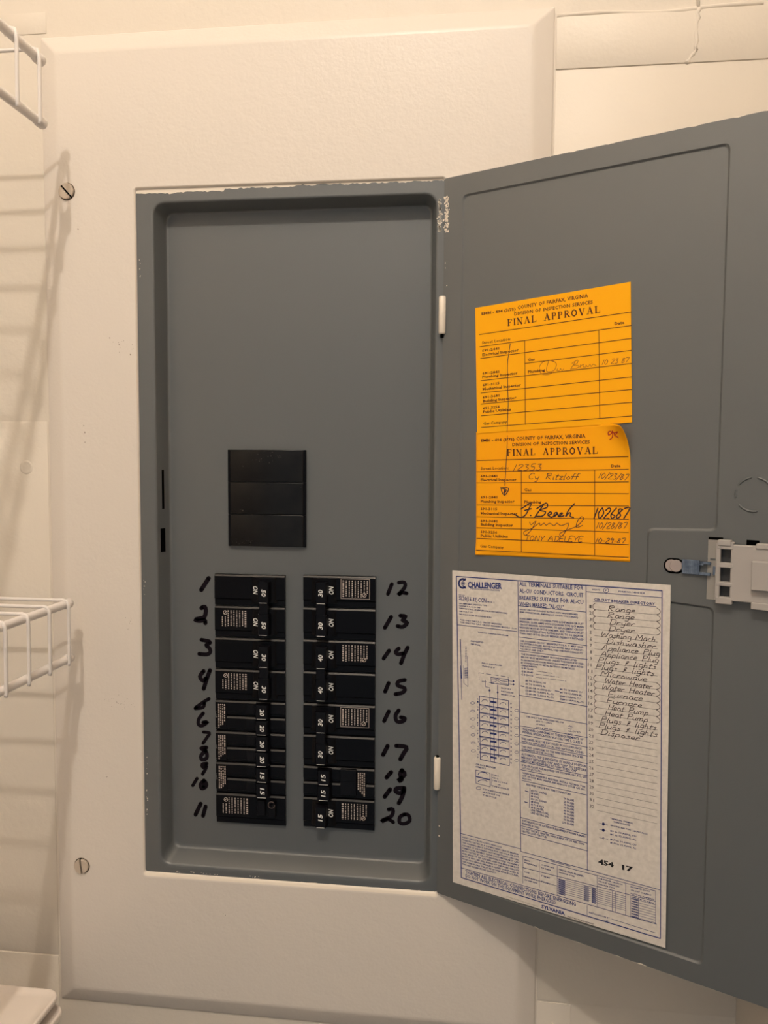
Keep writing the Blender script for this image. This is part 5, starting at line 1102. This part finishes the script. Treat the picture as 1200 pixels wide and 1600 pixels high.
# ------------------------------------------------------------------ breakers
LX, RX, HX = -7.02, -1.96, 2.24
FY = .56
def prof(mb, x0, x1, zt, h, front=FY, low=.60):
    pr = [(.699, 0), (front+.05, -.0), (front+.03, -.012), (front, -.062), (front, -h*.76), (low, -h*.80), (low, -h+.035), (low+.03, -h+.012), (.699, -h+.012)]
    mb.loops([[(x0, y, zt+z) for y, z in pr], [(x1, y, zt+z) for y, z in pr]], True, True, smooth=False)
    mb.mi[-9] = 1  # top bevel face takes the painted highlight
class Bk:
    def __init__(s, side, k, name, label, cat='breaker'):
        s.side = side; s.zt = (-11.56 if side == 'L' else -11.53)-k*.9985; s.base = ((LX if side == 'L' else RX), .7, s.zt)
        s.root = tag(empty(name, s.base), label, cat, 'black circuit breakers in two columns')
    def X(s, a): return LX+a if s.side == 'L' else RX-a
    def bx(s, mb, a0, a1, y0, y1, z0, z1, bv=.01):
        xa, xb = sorted((s.X(a0), s.X(a1))); mb.box(xa, xb, y0, y1, s.zt+min(z0, z1), s.zt+max(z0, z1), bv)
    def o(s, name, mb, m, parent=None): return obj(name, mb, m, parent or s.root, s.base)
    def body(s, dz, h=.985):
        m = MB(); xa, xb = sorted((s.X(0), s.X(HX))); prof(m, xa, xb, s.zt+dz, h)
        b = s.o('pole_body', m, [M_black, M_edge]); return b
    def hump(s, dz, h, a0=1.18, a1=2.0, top=.10):
        m = MB(); n = 10; pts = []
        for i in range(n+1):
            t = i/n; pts.append((s.X(a0+(a1-a0)*t), FY+.02-top*math.sin(math.pi*t)**.6))
        za, zb = s.zt+dz-.07*h, s.zt+dz-h*.86
        m.loops([[(x, y, za) for x, y in pts]+[(s.X(a1), .66, za), (s.X(a0), .66, za)], [(x, y, zb) for x, y in pts]+[(s.X(a1), .66, zb), (s.X(a0), .66, zb)]], True, True, smooth=False)
        s.o('handle_housing', m, M_black)
    def handle(s, dz, h, num, tip=.25, a0=1.46, a1=1.80, name='handle'):
        m = MB(); xa, xb = sorted((s.X(a0), s.X(a1))); za, zb = s.zt+dz-h*.5+h*.32, s.zt+dz-h*.5-h*.32
        if h < .6: za, zb = s.zt+dz-.03, s.zt+dz-h+.03
        lo_ = [(xa-.04, .60), (xb+.04, .60), (xb, tip+.03), (xb-.03, tip), (xa+.03, tip), (xa, tip+.03)]
        m.loops([[(x, y, za) for x, y in lo_], [(x, y, zb) for x, y in lo_]], True, True, smooth=False)
        hd = s.o(name, m, M_handle)
        if num:
            m = MB(); m.flat = True; zc = (za+zb)/2; xc = (s.X(a0)+s.X(a1))/2+(.02 if s.side == 'L' else -.0)
            f = lambda a, b: (a, tip-.004, b); L_ = .21 if h > .6 else .20
            if s.side == 'L': print_text(m, num, (xc-.06, zc+L_/2), (xc-.06, zc-L_/2), .13, f, 1, 2, .15)
            else: print_text(m, num, (xc+.06, zc-L_/2), (xc+.06, zc+L_/2), .13, f, 1, 2, .15)
            m.box(xa+.05, xb-.05, tip-.003, tip, zb+.0, zb+.012); s.o('printed_number', m, M_white_ink, hd)
        return hd
    def on(s, dz, h):
        m = MB(); m.flat = True; ac = 1.34; xc = s.X(ac); zc = s.zt+dz-.45*h; f = lambda a, b: (a, FY-.075, b)
        if s.side == 'L': print_text(m, 'ON', (xc-.08, zc+.12), (xc-.08, zc-.12), .14, f, 1, 2, .15)
        else: print_text(m, 'ON', (xc+.06, zc-.12), (xc+.06, zc+.12), .14, f, 1, 2, .15)
        s.o('printed_word', m, M_white_ink)
    def rating(s, dz, border=False, a0=.22, a1=1.04, z0=-.13, z1=-.64):
        m = MB(); m.flat = True; Y_ = FY-.006; n = 9
        for i in range(n):
            a = a1-.05-(a1-a0-.08)*i/(n-1); w = .055 if i == 0 else .032; z = z0
            while z > z1:
                l = random.uniform(.02, .05)
                if i > 6 and ((z > -.28) if s.side == 'L' else (z < -.50)): z -= .05; continue
                m.add([(s.X(a-w/2), Y_, s.zt+dz+z), (s.X(a+w/2), Y_, s.zt+dz+z), (s.X(a+w/2), Y_, s.zt+dz+max(z1, z-l)), (s.X(a-w/2), Y_, s.zt+dz+max(z1, z-l))], [[0, 1, 2, 3]]); z -= l+random.uniform(.012, .035)
        cx, cz = s.X(a0+.12), s.zt+dz+(z0-.07 if s.side == 'L' else z1+.07)
        line(m, [(cx+.06*math.cos(k*math.pi/5), cz+.06*math.sin(k*math.pi/5)) for k in range(11)], .018, lambda a, b: (a, Y_, b)); line(m, [(cx-.03, cz-.03), (cx+.03, cz+.03)], .02, lambda a, b: (a, Y_, b))
        if border:
            q = [(s.X(a0-.04), s.zt+dz+z0+.05), (s.X(a1+.02), s.zt+dz+z0+.05), (s.X(a1+.02), s.zt+dz+z1-.05), (s.X(a0-.04), s.zt+dz+z1-.05)]; line(m, q+q[:1], .012, lambda a, b: (a, Y_, b))
        s.o('rating_print', m, M_pink_ink)['kind'] = 'stuff'
    def tie(s):
        m = MB(); s.bx(m, 1.50, 1.78, .27, .42, -.70, -1.22, .015); s.o('handle_tie', m, M_handle)
def two_pole(side, k, num, label, border=False, lab=1):
    b = Bk(side, k, 'double_pole_breaker', label)
    for j in (0, 1):
        dz = -j*.9985; b.body(dz); b.hump(dz, 1.0); b.handle(dz, 1.0, num); b.on(dz, 1.0)
    b.rating(-lab*.9985, border); b.tie()
def tandem(side, k, num, label):
    b = Bk(side, k, 'tandem_breaker', label)
    for j in (0, 1):
        dz = -j*.499; b.body(dz, .49); b.handle(dz, .5, num, .30, 1.36, 1.74)
    m = MB(); m.flat = True; Y_ = FY-.012; A0 = .06 if side == 'L' else .26
    mm = MB(); b.bx(mm, A0, A0+.30, FY-.008, .62, -.06, -.93, .004); b.o('rating_plate', mm, M_black)
    for i in range(4):
        z = -.12
        while z > -.86+.06*i:
            l = random.uniform(.02, .06); a = A0+.05+.062*i
            m.add([(b.X(a-.016), Y_, b.zt+z), (b.X(a+.022), Y_, b.zt+z), (b.X(a+.022), Y_, b.zt+z-l), (b.X(a-.016), Y_, b.zt+z-l)], [[0, 1, 2, 3]]); z -= l+random.uniform(.012, .04)
    b.o('rating_print', m, M_pink_ink)['kind'] = 'stuff'
    if side == 'R':
        mm = MB(); b.bx(mm, .56, 1.06, FY-.07, .62, -.02, -.84, .01); b.bx(mm, .56, 1.06, FY-.085, .6, -.02, -.40, .01); b.o('test_block', mm, M_handle)
    else:
        mm = MB(); b.bx(mm, 1.0, 1.28, FY-.02, .62, -.10, -.40, .01); b.bx(mm, 1.0, 1.28, FY-.02, .62, -.60, -.90, .01); b.o('vent_block', mm, M_handle)
two_pole('L', 0, '50', 'black double breaker with white fifties on its handles, top of the left column')
two_pole('L', 2, '30', 'black double breaker with thirties on its handles, second from the top in the left column')
tandem('L', 4, '20', 'uppermost of the three slim tandem breakers in the left column, handles marked 20')
tandem('L', 5, '20', 'middle one of the three slim tandem breakers in the left column')
tandem('L', 6, '15', 'lowest of the three slim tandem breakers in the left column, handles marked 15')
b = Bk('L', 7, 'single_pole_breaker', 'black single breaker with a round socket and no number, bottom of the left column')
b.body(0); b.rating(0, a0=.20, a1=1.06)
m = MB(); b.bx(m, 1.35, 1.62, .47, .6, -.12, -.62, .02); b.o('handle_housing', m, M_handle)
m = MB(); x = b.X(1.84); z = b.zt-.22; n = 14
m.loops([[(x+r*math.cos(2*math.pi*k/n), y, z+r*math.sin(2*math.pi*k/n)) for k in range(n)] for r, y in ((.12, .60), (.115, .42), (.095, .40), (.055, .40), (.05, .47))], cap1=True, smooth=False); b.bx(m, 1.72, 1.95, .44, .6, -.22, -.66, .02); h11 = b.o('handle', m, M_handle)
m = MB(); m.flat = True; line(m, [(x+.105*math.cos(2*math.pi*k/n), z+.105*math.sin(2*math.pi*k/n)) for k in range(2, n+1)], .022, lambda a, c_: (a, .396, c_)); b.o('printed_ring', m, M_edge2, h11)
two_pole('R', 0, '30', 'black double breaker at the top of the right column, rating print framed', True, 0)
two_pole('R', 2, '40', 'black double breaker with forties on its handles, second from the top in the right column', False, 0)
two_pole('R', 4, '30', 'black double breaker with thirties, third from the top of the right column', True, 0)
tandem('R', 6, '15', 'slim tandem breaker with a raised test block, the only tandem in the right column')
b = Bk('R', 7, 'single_pole_breaker', 'black single breaker with a white fifteen, bottom of the right column')
b.body(0); b.hump(0, 1.0); b.handle(0, 1.0, '15'); b.on(0, 1.0); b.rating(0)
for k, w in enumerate(('topmost', 'middle', 'lowest')):
    z = -7.70-k*.995; base = (-5.37, .7, z-.99)
    r = tag(empty('filler_plate', base), w + ' of the three blank black filler plates above the breakers', 'filler plate', 'blank filler plates')
    m = MB(); m.box(-6.50, -4.20, .57, .699, z-.98, z, .02, 2, True); pl_ = obj('plate', m, M_blank, r, base)
    dots = [[(-5.45+random.gauss(0, .28), z-.22+random.gauss(0, .12), random.uniform(.006, .022)) for _ in range(26)], [(-6.1, z-.87, .03), (-6.16, z-.84, .015), (-5.9, z-.5, .012)], [(-6.0+random.gauss(0, .2), z-.82+random.gauss(0, .05), random.uniform(.006, .018)) for _ in range(14)]][k]
    blobs(dots, .567, M_dust, pl_, base, 'dust_speck')
    for xa in (-6.58, -4.21):
        m = MB(); m.box(xa, xa+.085, .60, .699, z-.99, z, .01); obj('side_rail', m, M_black, r, base)
# ------------------------------------------------------------------ wire shelves on the left wall
def shelf(label, x, z, y1, h, tip, sp=1.07, n=34):
    base = (XL, YW, z); r = tag(empty('wire_shelf', base), label, 'shelf', 'white wire shelves on the left wall')
    for dz, rr in ((0, .105), (-h, .10)):
        m = MB(); ye = y1+tip; yn = y1-sp*n+.5
        m.tube([(x, ye, z+dz-.02), (x, ye-.04, z+dz-.02), (x, ye-.10, z+dz-.02), (x, ye-.5, z+dz-.02), (x, yn, z+dz-.02)], [.06, .105, .125, .122, .12], 14); 
        obj('front_rail', m, M_wire, r, base)
        m = MB(); m.tube([(x, ye+.01, z+dz-.02), (x, ye-.04, z+dz-.02), (x, ye-.34, z+dz-.02)], [.10, .15, .15], 14); obj('end_cap', m, M_wire, r, base)
    for yy in (XL+.35,):
        m = MB(); m.tube([(yy, y1+tip, z-.1), (yy, y1-sp*n+.5, z-.1)], .11, 10); obj('back_rail', m, M_wire, r, base)
    w = MB(); rw = .053; xo = x+.145
    w.tube([(XL+.1, 0, z+.12), (x-.25, 0, z+.12), (x-.02, 0, z+.13), (xo-.04, 0, z+.10), (xo, 0, z+.0), (xo+.01, 0, z-.2), (xo, 0, z-h-.1), (xo-.02, 0, z-h-.17)], rw, 8)
    first = obj('deck_wire', w, M_wire, r, (XL, 0, z)); first.location = (0, (y1-YW)*U, 0)
    for k in range(1, n):
        c = first.copy(); S.collection.objects.link(c); c.parent = r; c.location = (0, (y1-sp*k-YW)*U, 0)
    return r
shelf('upper white wire shelf seen from below at top left', -10.92, 2.87, -2.40, 1.667, .42)
shelf('middle white wire shelf seen from above, left of the breakers', -11.04, -12.31, -1.22, 1.667, .36)
# ------------------------------------------------------------------ lidded bins, lower left
def lid(name, label, x1, z1, y1, h):
    base = (-14.5, y1-6, z1-h); r = tag(empty(name, base), label, 'lid', 'white plastic lids at lower left')
    m = MB(); o = lambda i, rr: rrect(XL+1.0+i, x1-i, y1-14+i, y1-i, rr, 6)
    q = lambda i, rr, z: [(a, b, z) for a, b in o(i, rr)]
    m.loops([q(.12, .4, z1-h), q(.03, .42, z1-h+.02), q(0, .45, z1-h+.08), q(0, .45, z1-.03), q(.03, .42, z1), q(.09, .38, z1), q(.13, .34, z1-.05), q(.4, .3, z1-.05)], cap0=True, cap1=True)
    obj('rim', m, M_lid, r, base); return r
lid('plastic_lid', 'top white plastic lid with rounded corner, lower left of the photo', -11.17, -24.05, -1.5, .22)
lid('plastic_lid', 'second white plastic lid, just under the top one at lower left', -11.03, -24.50, -1.5, .24)
base = (-17, -8, -30); r = tag(empty('storage_box', base), 'white plastic storage box under the two lids at lower left', 'box')
m = MB(); q = lambda i, z: [(a, b, z) for a, b in rrect(XL+1.6+i, -11.9-i, -14.6+i, -2.3-i, .5, 6)]
m.loops([q(.5, -30), q(.4, -29.9), q(0, -24.76), q(.08, -24.76), q(.5, -29.8)], cap0=True, cap1=True); obj('box_body', m, M_lid, r, base)
